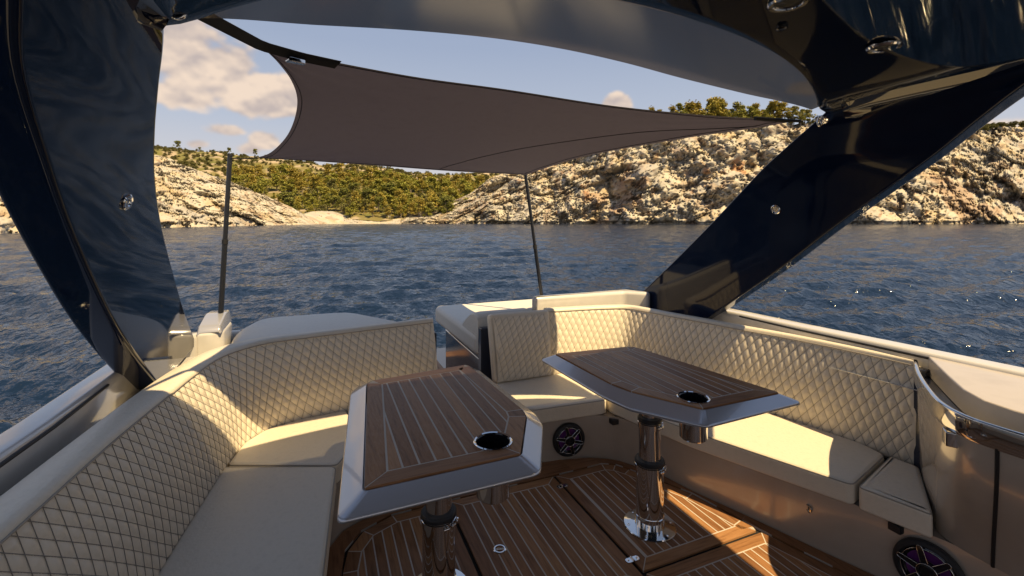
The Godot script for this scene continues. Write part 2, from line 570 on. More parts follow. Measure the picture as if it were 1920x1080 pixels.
# rock face from columns of [foot x, foot z, height, brow x, brow z]; caves are [centre, radius, depth]
func rock_face(cols: Array, step: float, rows: int, power: float, caves: Array, stains_and_shade: Array, sd: int, rough := 1.0) -> MB:
	var feet := []
	var brows := []
	for q in cols:
		feet.append(Vector3(q[0], 0, q[1]))
		brows.append(Vector3(q[3], q[2], q[4]))
	var length := 0.0
	for k in feet.size() - 1:
		length += feet[k].distance_to(feet[k + 1])
	var nu := int(length / step)
	var big := noise(sd, 0.035, 3)
	var strata := noise(sd + 1, 0.09, 3)
	var cells := noise(sd + 2, 0.19, 2, FastNoiseLite.TYPE_CELLULAR)
	cells.cellular_return_type = FastNoiseLite.RETURN_DISTANCE2_SUB
	cells.domain_warp_enabled = true
	cells.domain_warp_amplitude = 9.0
	cells.domain_warp_frequency = 0.05
	var blocks := noise(sd + 6, 0.07, 1, FastNoiseLite.TYPE_CELLULAR)
	blocks.cellular_return_type = FastNoiseLite.RETURN_CELL_VALUE
	blocks.domain_warp_enabled = true
	blocks.domain_warp_amplitude = 5.0
	blocks.domain_warp_frequency = 0.06
	var chips := noise(sd + 7, 0.26, 1, FastNoiseLite.TYPE_CELLULAR)
	chips.cellular_return_type = FastNoiseLite.RETURN_CELL_VALUE
	chips.domain_warp_enabled = true
	chips.domain_warp_amplitude = 3.0
	chips.domain_warp_frequency = 0.2
	var slabs := noise(sd + 8, 0.075, 1, FastNoiseLite.TYPE_CELLULAR)
	slabs.cellular_return_type = FastNoiseLite.RETURN_DISTANCE2_SUB
	slabs.domain_warp_enabled = true
	slabs.domain_warp_amplitude = 7.0
	slabs.domain_warp_frequency = 0.05
	var fine := noise(sd + 3, 0.42, 5)
	fine.fractal_type = FastNoiseLite.FRACTAL_RIDGED
	var beds := noise(sd + 12, 0.09, 3)
	var tint := noise(sd + 4, 0.05, 4)
	var tint2 := noise(sd + 5, 0.16, 4)
	var pts := PackedVector3Array()
	var colr := PackedColorArray()
	var extra := 10
	for a in nu:
		var t := float(a) / (nu - 1)
		var foot: Vector3 = spline(feet, t)
		var brow: Vector3 = spline(brows, t)
		var hgt := maxf(brow.y, 0.3)
		var out := Vector3(foot.x - brow.x, 0, foot.z - brow.z).normalized()
		for b in rows + extra:
			var s := float(b) / (rows - 1)
			var q: Vector3
			if s <= 1.0:
				q = foot.lerp(Vector3(brow.x, 0, brow.z), pow(s, power))
				q.y = hgt * s
			else:
				q = Vector3(brow.x, hgt, brow.z) - out * (s - 1.0) * 260.0 + Vector3(0, (s - 1.0) * 4.0, 0)
			var amp := clampf(hgt / 14.0, 0.12, 1.0) * (1.0 if s <= 1.0 else maxf(0.15, 1.0 - (s - 1.0) * 12.0))
			var d := Vector3(q.x, q.y * 1.5, q.z)
			# beds dip across the face
			var w := Vector3((q.x * 0.85 + q.y * 0.55) * 0.62, (q.y * 0.85 - q.x * 0.5) * 1.1, q.z * 0.6)
			var ck := cells.get_noise_3dv(w)
			var bed := strata.get_noise_3dv(Vector3(w.x * 0.35, w.y * 1.7, w.z * 0.35))
			var fn := fine.get_noise_3dv(w * 0.7)
			var slabn := slabs.get_noise_3dv(w)
			var cv := blocks.get_noise_3dv(w)
			var off := (slabn + 0.6) * 6.5 + bed * 1.6 + (ck + 0.55) * 1.3 + fn * 0.3 + cv * 3.0 + chips.get_noise_3dv(w) * 0.25
			off -= (1.0 - smoothstep(-1.0, -0.82, ck)) * 2.0 + (1.0 - smoothstep(-1.0, -0.88, slabn)) * 2.5
			off = big.get_noise_3dv(d) * 8.0 + off * rough
			var hole := 0.0
			for cave in caves:
				var cd: Vector3 = (q - cave[0]) * Vector3(1, 1, 1)
				var f: float = 1.0 - cd.length() / cave[1] + bed * 0.35 + tint2.get_noise_3dv(d) * 0.3
				if f > 0.0:
					hole = maxf(hole, smoothstep(0.0, 0.45, f) * cave[2])
			q += (out * off + Vector3(0, fn * 0.35 + bed * 0.5, 0)) * amp - out * (hole + (1.0 - smoothstep(0.5, 1.5, q.y + bed * 0.8)) * 2.2 * amp)
			pts.append(Vector3(q.x, q.y + WATER - (0.9 if b == 0 else 0.0), q.z))
			var col := Vector3(0.46, 0.425, 0.355)
			var n1 := tint.get_noise_3dv(d)
			var kinds := beds.get_noise_3dv(d + Vector3(41.0, 17.0, 5.0))
			var n2 := tint2.get_noise_3dv(d * Vector3(1, 0.6, 1))
			col = col.lerp(Vector3(0.42, 0.31, 0.16), smoothstep(0.18, 0.48, n1) * 0.55)
			col = col.lerp(Vector3(0.345, 0.325, 0.30), smoothstep(0.0, 0.35, -n1) * 0.75)
			col = col.lerp(Vector3(0.24, 0.115, 0.055), smoothstep(0.34, 0.48, n2) * 0.6)
			col = col.lerp(Vector3(0.46, 0.36, 0.22), smoothstep(0.18, 0.34, kinds) * 0.5)
			col = col.lerp(Vector3(0.30, 0.215, 0.15), smoothstep(0.24, 0.38, -kinds) * 0.6)
			for sn in stains_and_shade:  # rock stains; the brown ones also paint shade into the hollows
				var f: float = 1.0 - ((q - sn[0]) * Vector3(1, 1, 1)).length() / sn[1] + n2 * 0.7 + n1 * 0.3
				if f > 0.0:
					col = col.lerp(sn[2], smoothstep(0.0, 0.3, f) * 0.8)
			if s > 1.02:
				col = col.lerp(Vector3(0.16, 0.15, 0.07), 0.7 + n2 * 0.3)
			colr.append(Color(col.x, col.y, col.z))
	var m := MB.new()
	m.grid(pts, nu, rows + extra, false, colr)
	return m

func hill_at(t: float, s: float) -> Vector3:
	var f := []
	var g := []
	for q in HILL:
		f.append(Vector3(q[0], 0, q[1]))
		g.append(Vector3(q[3], q[2], q[4]))
	var a: Vector3 = spline(f, t)
	var b: Vector3 = spline(g, t)
	var q := a.lerp(b, s)
	q.y = b.y * (0.03 + 0.97 * pow(s, 0.92)) if s <= 1.0 else b.y - (s - 1.0) * 60.0
	return q

var relief := FastNoiseLite.new()
func hill_point(t: float, s: float) -> Vector3:
	var q := hill_at(t, s)
	var k := clampf(s * 5.0, 0.1, 1.0) * (1.0 - 0.65 * smoothstep(0.75, 1.0, s))
	q.y += relief.get_noise_2d(q.x, q.z) * 7.0 * k + WATER
	return q

func tree_variant(sd: int, umbrella: float, tone: Vector3) -> Array:
	var rg := RandomNumberGenerator.new()
	rg.seed = sd
	var wood := MB.new()
	var lean := Vector3(rg.randf_range(-0.12, 0.12), 0, rg.randf_range(-0.12, 0.12))
	var top := Vector3(0, 0.72, 0) + lean
	wood.tube([Vector3(0, -0.06, 0), Vector3(0, 0.22, 0) + lean * 0.2, Vector3(0, 0.48, 0) + lean * 0.75, top], 0.030, 0.012, 6)
	var leaf := MB.new()
	var hubs := []
	for k in 20:
		var an := rg.randf() * TAU
		var hh := pow(rg.randf(), 0.8)
		var rad := rg.randf_range(0.08, 0.33) * lerpf(1.0 - 0.75 * hh, 1.0 - 0.35 * hh, umbrella)
		rad *= 1.0 + 0.45 * sin(an * 2.0 + sd)
		var c := Vector3(cos(an) * rad, lerpf(0.27, 0.90, hh) - umbrella * rad * 0.15, sin(an) * rad) + lean
		hubs.append([c, rg.randf_range(0.065, 0.17)])
		if k % 2 == 0:
			var st := Vector3(0, rg.randf_range(0.34, 0.55), 0) + lean * 0.7
			wood.tube([st, st.lerp(c, 0.55) + Vector3(0, -0.02, 0), c], 0.011, 0.004, 5)
	for hb in hubs:
		for k in 80:
			var d: Vector3 = Vector3(rg.randfn(), rg.randfn() * 0.62, rg.randfn()).normalized() * pow(rg.randf(), 0.45) * hb[1]
			var c: Vector3 = hb[0] + d
			var sz := rg.randf_range(0.020, 0.042)
			var u := Vector3(rg.randfn(), rg.randfn() * 0.5, rg.randfn()).normalized()
			var w := u.cross(Vector3(rg.randfn(), rg.randfn(), rg.randfn()).normalized()).normalized()
			var nn: Vector3 = (d.normalized() + Vector3(0, 0.7, 0)).normalized()
			var g := rg.randf_range(0.65, 1.35)
			var col := Color(tone.x * g * rg.randf_range(0.9, 1.15), tone.y * g, tone.z * g)
			var fn := u.cross(w)
			if fn.dot(nn) < 0.0:
				fn = -fn
			var i0 := leaf.p(c - u * sz, fn, col)
			var i1 := leaf.p(c + w * sz * 0.7, fn, col)
			var i2 := leaf.p(c + u * sz, fn, col)
			var i3 := leaf.p(c - w * sz * 0.7, fn, col)
			leaf.quad(i0, i1, i2, i3)
	return [wood.commit(), leaf.commit(true)]

func pine(variant: Array, at: Vector3, height: float, turn: float, wide: float, label: String, group: String) -> void:
	var t := thing("pine_tree", label, "tree", at, group)
	t.rotation.y = turn
	t.scale = Vector3(height * wide, height, height * wide * (0.8 + 0.4 * fposmod(turn * 7.0, 1.0)))
	part("trunk", variant[0], mats.bark, t)
	part("crown", variant[1], mats.foliage, t)

func make_land() -> void:
	relief = noise(55, 0.018, 4)
	var brown := Vector3(0.34, 0.245, 0.175)  # stained rock colour with some shade of the hollows mixed in
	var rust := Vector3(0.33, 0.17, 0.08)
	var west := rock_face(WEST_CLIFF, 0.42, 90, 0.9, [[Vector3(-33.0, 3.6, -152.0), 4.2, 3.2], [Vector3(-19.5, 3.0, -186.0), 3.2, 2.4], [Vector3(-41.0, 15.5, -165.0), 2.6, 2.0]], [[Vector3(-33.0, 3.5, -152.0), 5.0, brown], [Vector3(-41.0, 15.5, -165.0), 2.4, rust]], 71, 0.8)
	structure("west_cliff", west, mats.rock, "pale sunlit limestone slope running down into the cove", true)
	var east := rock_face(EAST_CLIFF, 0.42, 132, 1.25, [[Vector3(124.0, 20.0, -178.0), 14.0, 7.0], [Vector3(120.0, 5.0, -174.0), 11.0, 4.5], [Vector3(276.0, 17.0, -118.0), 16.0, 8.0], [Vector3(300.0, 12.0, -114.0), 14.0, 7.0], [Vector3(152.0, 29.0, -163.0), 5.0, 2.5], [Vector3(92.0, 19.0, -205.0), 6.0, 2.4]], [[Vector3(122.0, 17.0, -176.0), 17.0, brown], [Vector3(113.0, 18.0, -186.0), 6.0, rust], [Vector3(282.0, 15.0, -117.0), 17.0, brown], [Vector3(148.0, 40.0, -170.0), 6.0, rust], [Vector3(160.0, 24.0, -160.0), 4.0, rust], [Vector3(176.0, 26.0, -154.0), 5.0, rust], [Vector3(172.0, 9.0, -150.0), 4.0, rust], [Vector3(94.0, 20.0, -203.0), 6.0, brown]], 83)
	structure("east_cliff", east, mats.rock, "tall creviced limestone cliff with rust brown stain and painted shade in its hollows beside the cove", true)
	# low rocks in the head of the cove
	var low := rock_face([[-8.0, -210.0, 3.5, -9.0, -230.0], [-2.0, -222.0, 6.0, -3.0, -246.0], [4.0, -232.0, 6.4, 4.0, -256.0], [11.0, -238.0, 5.4, 12.0, -260.0], [20.0, -240.0, 4.6, 22.0, -260.0], [28.0, -238.0, 4.2, 31.0, -256.0], [36.0, -230.0, 3.8, 40.0, -250.0]], 0.4, 26, 0.8, [], [], 97)
	structure("shore_rocks", low, mats.rock, "low pale rocks along the shore at the head of the cove", true)
	var pts := PackedVector3Array()
	var cols := PackedColorArray()
	var gn := noise(61, 0.06, 4)
	var nu := 190
	var nv := 110
	for a in nu:
		for b in nv:
			var s := float(b) / (nv - 1) * 1.15
			var q := hill_point(float(a) / (nu - 1), s)
			var g := gn.get_noise_2d(q.x, q.z)
			q.y += g * 0.8
			pts.append(q)
			var c := Vector3(0.17, 0.145, 0.05).lerp(Vector3(0.36, 0.29, 0.20), smoothstep(0.05, 0.3, g + (s - 0.6) * 0.3)).lerp(Vector3(0.13, 0.13, 0.035), smoothstep(0.1, 0.4, -g))
			cols.append(Color(c.x, c.y, c.z))
	var m := MB.new()
	m.grid(pts, nu, nv, false, cols)
	structure("hillside", m, mats.hill, "scrubby hillside rising behind the cove", true)
	# a farther, paler ridge in the gap of the hills
	pts = PackedVector3Array()
	cols = PackedColorArray()
	for a in 90:
		for b in 14:
			var t := float(a) / 89
			var s := float(b) / 13
			var foot := Vector3(lerpf(20.0, 330.0, t), 0, lerpf(-760.0, -640.0, t))
			var q := foot + Vector3(0.2, 0, -1.0) * s * 180.0
			q.y = s * (86.0 + gn.get_noise_1d(a * 6.0) * 7.0 - absf(t - 0.42) * 26.0) + WATER
			pts.append(q)
			var g := gn.get_noise_2d(q.x * 0.6, q.z * 0.6)
			var c := Vector3(0.25, 0.22, 0.17).lerp(Vector3(0.12, 0.13, 0.08), smoothstep(-0.1, 0.3, g))
			cols.append(Color(c.x, c.y, c.z))
	m = MB.new()
	m.grid(pts, 90, 14, false, cols)
	structure("far_ridge", m, mats.hill, "pale distant ridge seen in the gap of the hills", true)
	# trees
	var rg := RandomNumberGenerator.new()
	rg.seed = 17
	var kinds := []
	for k in 9:
		var tn: Vector3 = [Vector3(0.24, 0.235, 0.038), Vector3(0.28, 0.255, 0.042), Vector3(0.17, 0.18, 0.036), Vector3(0.30, 0.245, 0.045), Vector3(0.215, 0.21, 0.033), Vector3(0.14, 0.135, 0.04), Vector3(0.33, 0.28, 0.05), Vector3(0.26, 0.26, 0.045), Vector3(0.20, 0.19, 0.05)][k]
		kinds.append(tree_variant(100 + k, fposmod(0.37 * k, 1.0), tn))
	var wood_label := "green pine of the dense wood on the lower hillside behind the cove"
	var placed := 0
	var rest := []
	var rowsn := 17
	for rw in rowsn:
		var s := 0.03 + rw * 0.034
		var count := 58
		for k in count:
			var t := (k + rg.randf_range(0.1, 0.9)) / count
			var ss := s + rg.randf_range(-0.014, 0.014)
			var hgt := (rg.randf_range(4.0, 7.5) + pow(rg.randf(), 3.0) * 6.0) * (1.0 + ss * 0.2)
			var keep := gn.get_noise_2d(t * 700.0, ss * 300.0)
			if t < 0.24 + ss * 0.02 or t > 0.95 or keep < -0.28 + smoothstep(0.35, 0.62, ss) * 0.35:
				continue
			var q := hill_point(t, ss)
			if rw < 8 and t > 0.26 and t < 0.86 and placed < 255:
				pine(kinds[rg.randi() % 9], q, hgt, rg.randf() * TAU, rg.randf_range(1.0, 1.35), wood_label, "pines of the hillside wood")
				placed += 1
			else:
				rest.append([q, hgt, rg.randf() * TAU, rg.randf_range(1.0, 1.4), rg.randi() % 2])
	for vv in 2:
		var these := rest.filter(func(q): return q[4] == vv)
		many("far_wood" if vv == 0 else "upper_wood", kinds[[7, 3][vv]][1], these, ["mass of pine crowns covering the upper slopes of the hill", "looser pine crowns scattered through the upper slopes of the hill"][vv])
	var scrub := []
	for k in 2600:
		var t := rg.randf()
		var s := rg.randf_range(0.40, 1.02)
		if s < 0.62 and t > 0.28 and rg.randf() < 0.5:
			continue
		var q := hill_point(t, s)
		scrub.append([q - Vector3(0, 0.9, 0), rg.randf_range(1.8, 3.8), rg.randf() * TAU, rg.randf_range(1.2, 1.9), 0])
	many("hill_scrub", kinds[5][1], scrub, "dark low scrub dotted over the top of the hill")
	var lone := [[0.165, 1.0, 8.0], [0.245, 1.0, 6.0], [0.292, 1.0, 7.0], [0.20, 1.0, 4.5]]
	for q in lone:
		pine(kinds[2], hill_point(q[0], q[1]), q[2], q[0] * 60.0, 1.1, "lone small pine standing on the skyline of the scrubby hill", "lone pines on the skyline")
	var top := [[148.0, 50.2, -181.1, 5.7], [152.3, 49.9, -179.4, 7.2], [156.6, 49.6, -177.6, 8.0], [160.7, 49.6, -175.9, 9.5], [164.7, 49.4, -174.2, 9.5], [168.5, 49.4, -172.7, 10.0], [171.8, 49.1, -171.3, 9.3], [175.6, 49.1, -169.7, 9.5], [179.0, 49.1, -168.3, 11.3], [182.3, 48.9, -166.9, 9.8], [185.6, 48.9, -165.6, 10.6], [189.2, 48.9, -164.1, 9.3], [192.3, 48.9, -162.8, 10.3], [195.6, 48.6, -161.4, 9.0], [199.4, 48.6, -159.9, 9.0], [203.5, 48.6, -158.2, 9.5], [207.0, 48.6, -156.7, 9.3], [211.1, 48.4, -155.0, 10.0], [214.9, 48.4, -153.4, 9.3], [218.0, 48.4, -152.2, 8.2]]
	for k in 14:
		var q0 = top[k + 3]
		top.append([q0[0] + 2.0 + rg.randf_range(-1, 1), q0[1], q0[2] - 6.0 + rg.randf_range(-2, 2), q0[3] + rg.randf_range(-1.5, 1.0)])
	for q in top:
		q[3] *= rg.randf_range(0.62, 1.22)
		pine(kinds[[0, 1, 3, 4, 6, 7, 8][rg.randi() % 7]], Vector3(q[0], q[1] - 1.2, q[2]) + Vector3(0.6, 0, -1) * rg.randf_range(0, 4.0), q[3] + 0.8, rg.randf() * TAU, rg.randf_range(1.05, 1.4), "olive green pine in the row along the top of the tall cliff", "pines on the clifftop")
	var brush := []
	for k in 620:
		var t := rg.randf_range(0.34, 0.98)
		var f := []
		for q in EAST_CLIFF:
			f.append(Vector3(q[3], q[2] + WATER, q[4]))
		var q: Vector3 = spline(f, t)
		brush.append([q + Vector3(rg.randf_range(-3, 3), rg.randf_range(-0.8, 0.0), rg.randf_range(-8, 0.5)), rg.randf_range(1.6, 3.2), rg.randf() * TAU, 1.5, 0])
	many("clifftop_brush", kinds[5][1], brush, "low brush along the brow of the tall cliff")

func many(called: String, mesh: Mesh, list: Array, label: String) -> void:
	var mm := MultiMesh.new()
	mm.transform_format = MultiMesh.TRANSFORM_3D
	mm.mesh = mesh
	mm.instance_count = list.size()
	for k in list.size():
		var q = list[k]
		mm.set_instance_transform(k, Transform3D(Basis(Vector3.UP, q[2]).scaled(Vector3(q[1] * q[3], q[1], q[1] * q[3])), q[0]))
	var o := MultiMeshInstance3D.new()
	o.name = called
	o.multimesh = mm
	o.material_override = mats.foliage
	add_child(o)
	o.set_meta("kind", "stuff")
	o.set_meta("label", label)

# ---------------------------------------------------------------- the yacht's mouldings
func strip(b: MB, rows: Array) -> void:
	# rows of equally many points joined side by side
	var nv: int = rows[0].size()
	var pts := PackedVector3Array()
	for r in rows:
		for q in r:
			pts.append(q)
	b.grid(pts, rows.size(), nv)

func mirror(b: MB) -> void:
	b.xf = Transform3D(Basis(Vector3(-1, 0, 0), Vector3.UP, Vector3(0, 0, 1)), Vector3(2.0 * MID, 0, 0))

const PORT_EDGE := [-0.03, 1.2, -0.02, -0.6, 0.0, -1.5, 0.012, -2.0, 0.028, -2.27, 0.096, -2.379, 0.253, -2.468, 0.54, -2.524, 0.72, -2.545, 0.74, -2.60, 0.74, -3.3]
const STAR_EDGE := [1.11, -3.3, 1.11, -2.66, 1.14, -2.60, 1.21, -2.590, 1.555, -2.535, 1.66, -2.476, 1.722, -2.419, 1.793, -2.302, 1.865, -2.164, 1.907, -1.985, 2.002, -1.72, 2.102, -1.408, 2.189, -1.158, 2.25, -0.9, 2.29, -0.4, 2.30, 1.2]

func wall_along(b: MB, flat_pts: Array, y0: float, y1: float) -> void:
	var line := v2(flat_pts)
	var rows := []
	for k in line.size():
		rows.append([to3(line[k], y0), to3(line[k], y0 + 0.012), to3(line[k], lerpf(y0, y1, 0.5)), to3(line[k], y1)])
	strip(b, rows)

func make_hull() -> void:
	var y := thing("motor_yacht", "pale glossy hull of the motor yacht with moulded coamings and seat bases", "yacht")
	for side in 2:
		var b := MB.new()
		if side == 1:
			mirror(b)
		# coaming: [z, inner x, outer x, height]
		var rows := []
		for q in [[-3.85, 2.36, 2.48, 0.70], [-3.5, 2.53, 2.63, 0.78], [-3.1, 2.615, 2.715, 0.83], [-2.7, 2.625, 2.725, 0.855], [-2.3, 2.615, 2.715, 0.865], [-1.9, 2.615, 2.715, 0.868], [-1.4, 2.64, 2.74, 0.87], [-0.9, 2.665, 2.765, 0.87], [0.0, 2.69, 2.79, 0.87], [1.6, 2.70, 2.80, 0.87]]:
			var z: float = q[0]
			var h: float = q[3]
			rows.append([Vector3(q[1] - 0.01, 0.30, z), Vector3(q[1] - 0.004, h - 0.035, z), Vector3(q[1] + 0.004, h - 0.012, z), Vector3(q[1] + 0.012, h - 0.004, z), Vector3(q[1] + 0.02, h, z), Vector3(q[2] - 0.02, h + 0.004, z), Vector3(q[2] - 0.006, h - 0.002, z), Vector3(q[2], h - 0.012, z), Vector3(q[2] + 0.03, h - 0.16, z)])
		strip(b, rows)
		part("coaming", b, mats.gelcoat, y)
		b = MB.new()
		if side == 1:
			mirror(b)
		rows = []
		for q in [[-3.9, 2.50, 0.60], [-3.5, 2.66, 0.62], [-2.7, 2.75, 0.69], [-1.4, 2.77, 0.71], [0.0, 2.82, 0.72], [2.2, 2.80, 0.72]]:
			rows.append([Vector3(q[1], q[2], q[0]), Vector3(q[1] + 0.10, 0.45, q[0]), Vector3(q[1] + 0.06, -0.2, q[0]), Vector3(q[1] - 0.1, -1.0, q[0])])
		strip(b, rows)
		part("hull_side", b, mats.navy, y)
		# dark rubbing line let into the coaming's inner edge
		b = MB.new()
		if side == 1:
			mirror(b)
		var line := []
		for q in [[-2.3, 2.612], [-1.9, 2.612], [-1.4, 2.637], [-0.9, 2.662], [0.0, 2.687], [1.6, 2.697]]:
			line.append(Vector3(q[1], 0.846, q[0]))
		b.tube(line, 0.006, -1, 6)
		part("rubbing_strip", b, mats.rubber, y)
		# ledge between the seat back and the coaming
		b = MB.new()
		if side == 1:
			mirror(b)
		rows = []
		for q in [[-3.2, 2.34, 2.62], [-2.7, 2.40, 2.63], [-2.3, 2.49, 2.62], [-1.9, 2.57, 2.62], [-1.4, 2.62, 2.66], [1.6, 2.60, 2.70]]:
			rows.append([Vector3(q[1] - 0.05, 0.70, q[0]), Vector3(q[2], 0.70, q[0])])
		strip(b, rows)
		part("ledge", b, mats.gelcoat, y)
		# raised moulding round the quarter
		b = MB.new()
		if side == 0:
			b.slab(round_poly(v2([1.52, -3.27, 2.36, -3.24, 2.50, -3.10, 2.56, -3.14, 2.46, -3.36, 1.56, -3.34]), 0.03), 0.2, 0.893, 0.028, 0, 5)
			part("stern_moulding", b, mats.gelcoat, y)
		else:
			b.slab(round_poly(v2([-0.62, -3.40, -0.565, -3.44, -0.56, -3.72, -0.60, -3.78, -0.71, -3.76, -0.71, -3.40]), 0.03), 0.2, 0.80, 0.03, 0, 5)
			part("stern_moulding", b, mats.gelcoat, y)
			b = MB.new()
			var rws := []
			for q in [[-3.405, 0.79], [-3.42, 0.835], [-3.60, 0.875], [-3.74, 0.87], [-3.755, 0.79]]:
				rws.append([Vector3(-0.705, 0.79, q[0]), Vector3(-0.70, q[1] - 0.01, q[0]), Vector3(-0.69, q[1], q[0]), Vector3(-0.59, q[1], q[0]), Vector3(-0.58, q[1] - 0.01, q[0]), Vector3(-0.57, 0.79, q[0])])
			strip(b, rws)
			part("pole_socket", b, mats.silver, y)
	var b := MB.new()
	wall_along(b, PORT_EDGE, -0.02, 0.262)
	part("seat_base", b, mats.locker, y)
	b = MB.new()
	wall_along(b, STAR_EDGE, -0.02, 0.262)
	part("seat_base", b, mats.locker, y)
	# tops of the seat lockers under the cushions
	b = MB.new()
	var inner := v2(PORT_EDGE)
	inner.append_array(v2([-0.75, -3.3, -0.75, 1.2]))
	b.slab(inset(inner, 0.004), 0.245, 0.258)
	part("locker_top", b, mats.locker, y)
	b = MB.new()
	inner = v2(STAR_EDGE)
	inner.append_array(v2([2.65, 1.2, 2.65, -3.3]))
	b.slab(inset(inner, 0.004), 0.245, 0.258)
	part("locker_top", b, mats.locker, y)
	# backs of the sofas towards the stern
	for q in [[-0.62, 0.76], [1.09, 2.45]]:
		b = MB.new()
		b.box(Vector3(q[0], 0.0, -3.285), Vector3(q[1], 0.70, -3.225), 0.01)
		part("transom_panel", b, mats.slate, y)
	# passage to the swimming platform
	b = MB.new()
	b.box(Vector3(0.70, -0.06, -5.2), Vector3(1.16, -0.012, -2.62))
	part("passage_base", b, mats.joint, y)
	for k in 9:
		b = MB.new()
		var x := 0.722 + k * 0.0485
		b.slab(v2([x, -5.15, x + 0.0445, -5.15, x + 0.0445, -2.66, x, -2.66]), -0.012, 0.0, 0.002)
		part("plank", b, mats["teak_fore_%d" % (k % 4)], y)
	b = MB.new()
	b.box(Vector3(-0.6, -0.45, -6.4), Vector3(2.44, -0.30, -4.6), 0.03)
	part("swim_platform", b, mats.slate, y)  # dark slate instead of teak, its shade put into the colour
	# push latches in the seat base
	for q in [[Vector3(1.842, 0.19, -2.21), Vector2(-0.886, -0.463)], [Vector3(2.086, 0.165, -1.455), Vector2(-0.952, -0.305)]]:
		var nn := Vector3(q[1].x, 0, q[1].y).normalized()
		b = MB.new()
		b.xf = Transform3D(Basis(nn.cross(Vector3.UP), nn, Vector3.UP), q[0])
		b.lathe([Vector2(0.019, 0.0), Vector2(0.019, 0.004), Vector2(0.013, 0.006), Vector2(0.012, 0.002), Vector2(0.0, 0.002)], 24)
		part("push_latch", b, mats.chrome, y)
	for q in [Vector3(1.70, 0.236, -2.44), Vector3(2.19, 0.236, -1.155)]:
		b = MB.new()
		b.box(q - Vector3(0.022, 0.016, 0.022), q + Vector3(0.022, 0.016, 0.022), 0.003)
		part("cushion_clip", b, mats.rubber, y)

# ---------------------------------------------------------------- teak floor
func deck_panel(parent: Node3D, poly: PackedVector2Array, y: float, border: float, pitch: float, start: float, gap: float, sd: int, thick := 0.012, hole := PackedVector2Array()) -> void:
	var field := inset(poly, border)
	var b := MB.new()
	if hole.is_empty():
		b.slab(inset(poly, 0.002), y - thick, y - 0.0006)
	else:
		var mid := 0.0
		for q in hole:
			mid += q.x / hole.size()
		for half in [v2([mid - 3.0, -9, mid, -9, mid, 9, mid - 3.0, 9]), v2([mid, -9, mid + 3.0, -9, mid + 3.0, 9, mid, 9])]:
			for piece in Geometry2D.intersect_polygons(inset(poly, 0.002), half):
				for rest in Geometry2D.clip_polygons(piece, hole):
					b.slab(rest, y - thick, y - 0.0006)
	part("caulking", b, mats.caulk, parent)
	var m := poly.size()
	for k in m:
		var k2 := (k + 1) % m
		var e := poly[k2] - poly[k]
		if e.length() < 0.02:
			continue
		b = MB.new()
		var dir := e.normalized() * gap * 0.5
		cut_slab(b, [poly[k] + dir, poly[k2] - dir, field[k2] - dir, field[k] + dir], hole, y - thick * 0.8, y)
		part("border_plank", b, mats["teak_%s_%d" % ["fore" if absf(e.y) > absf(e.x) else "cross", (k + sd) % 4]], parent)
	var inner := inset(poly, border + gap)
	var lo := 1e9
	var hi := -1e9
	var za := 1e9
	var zb := -1e9
	for q in inner:
		lo = minf(lo, q.x); hi = maxf(hi, q.x); za = minf(za, q.y); zb = maxf(zb, q.y)
	var x := start + floorf((lo - start) / pitch) * pitch
	var num := 0
	while x < hi:
		num += 1
		var s := v2([x, za - 1.0, x + pitch - gap, za - 1.0, x + pitch - gap, zb + 1.0, x, zb + 1.0])
		for piece in Geometry2D.intersect_polygons(s, inner):
			var wide := -1e9
			var thin := 1e9
			for q in piece:
				wide = maxf(wide, q.x); thin = minf(thin, q.x)
			if wide - thin < 0.006:
				continue
			b = MB.new()
			cut_slab(b, piece, hole, y - thick * 0.8, y)
			part("plank", b, mats["teak_fore_%d" % ((num * 7 + sd * 3 + num / 3) % 4)], parent)
		x += pitch

func cut_slab(b: MB, poly, hole: PackedVector2Array, y0: float, y1: float) -> void:
	if hole.is_empty() or Geometry2D.intersect_polygons(PackedVector2Array(poly), hole).is_empty():
		b.slab(poly, y0, y1, 0.0008)
		return
	for rest in Geometry2D.clip_polygons(PackedVector2Array(poly), hole):
		b.slab(rest, y0, y1)

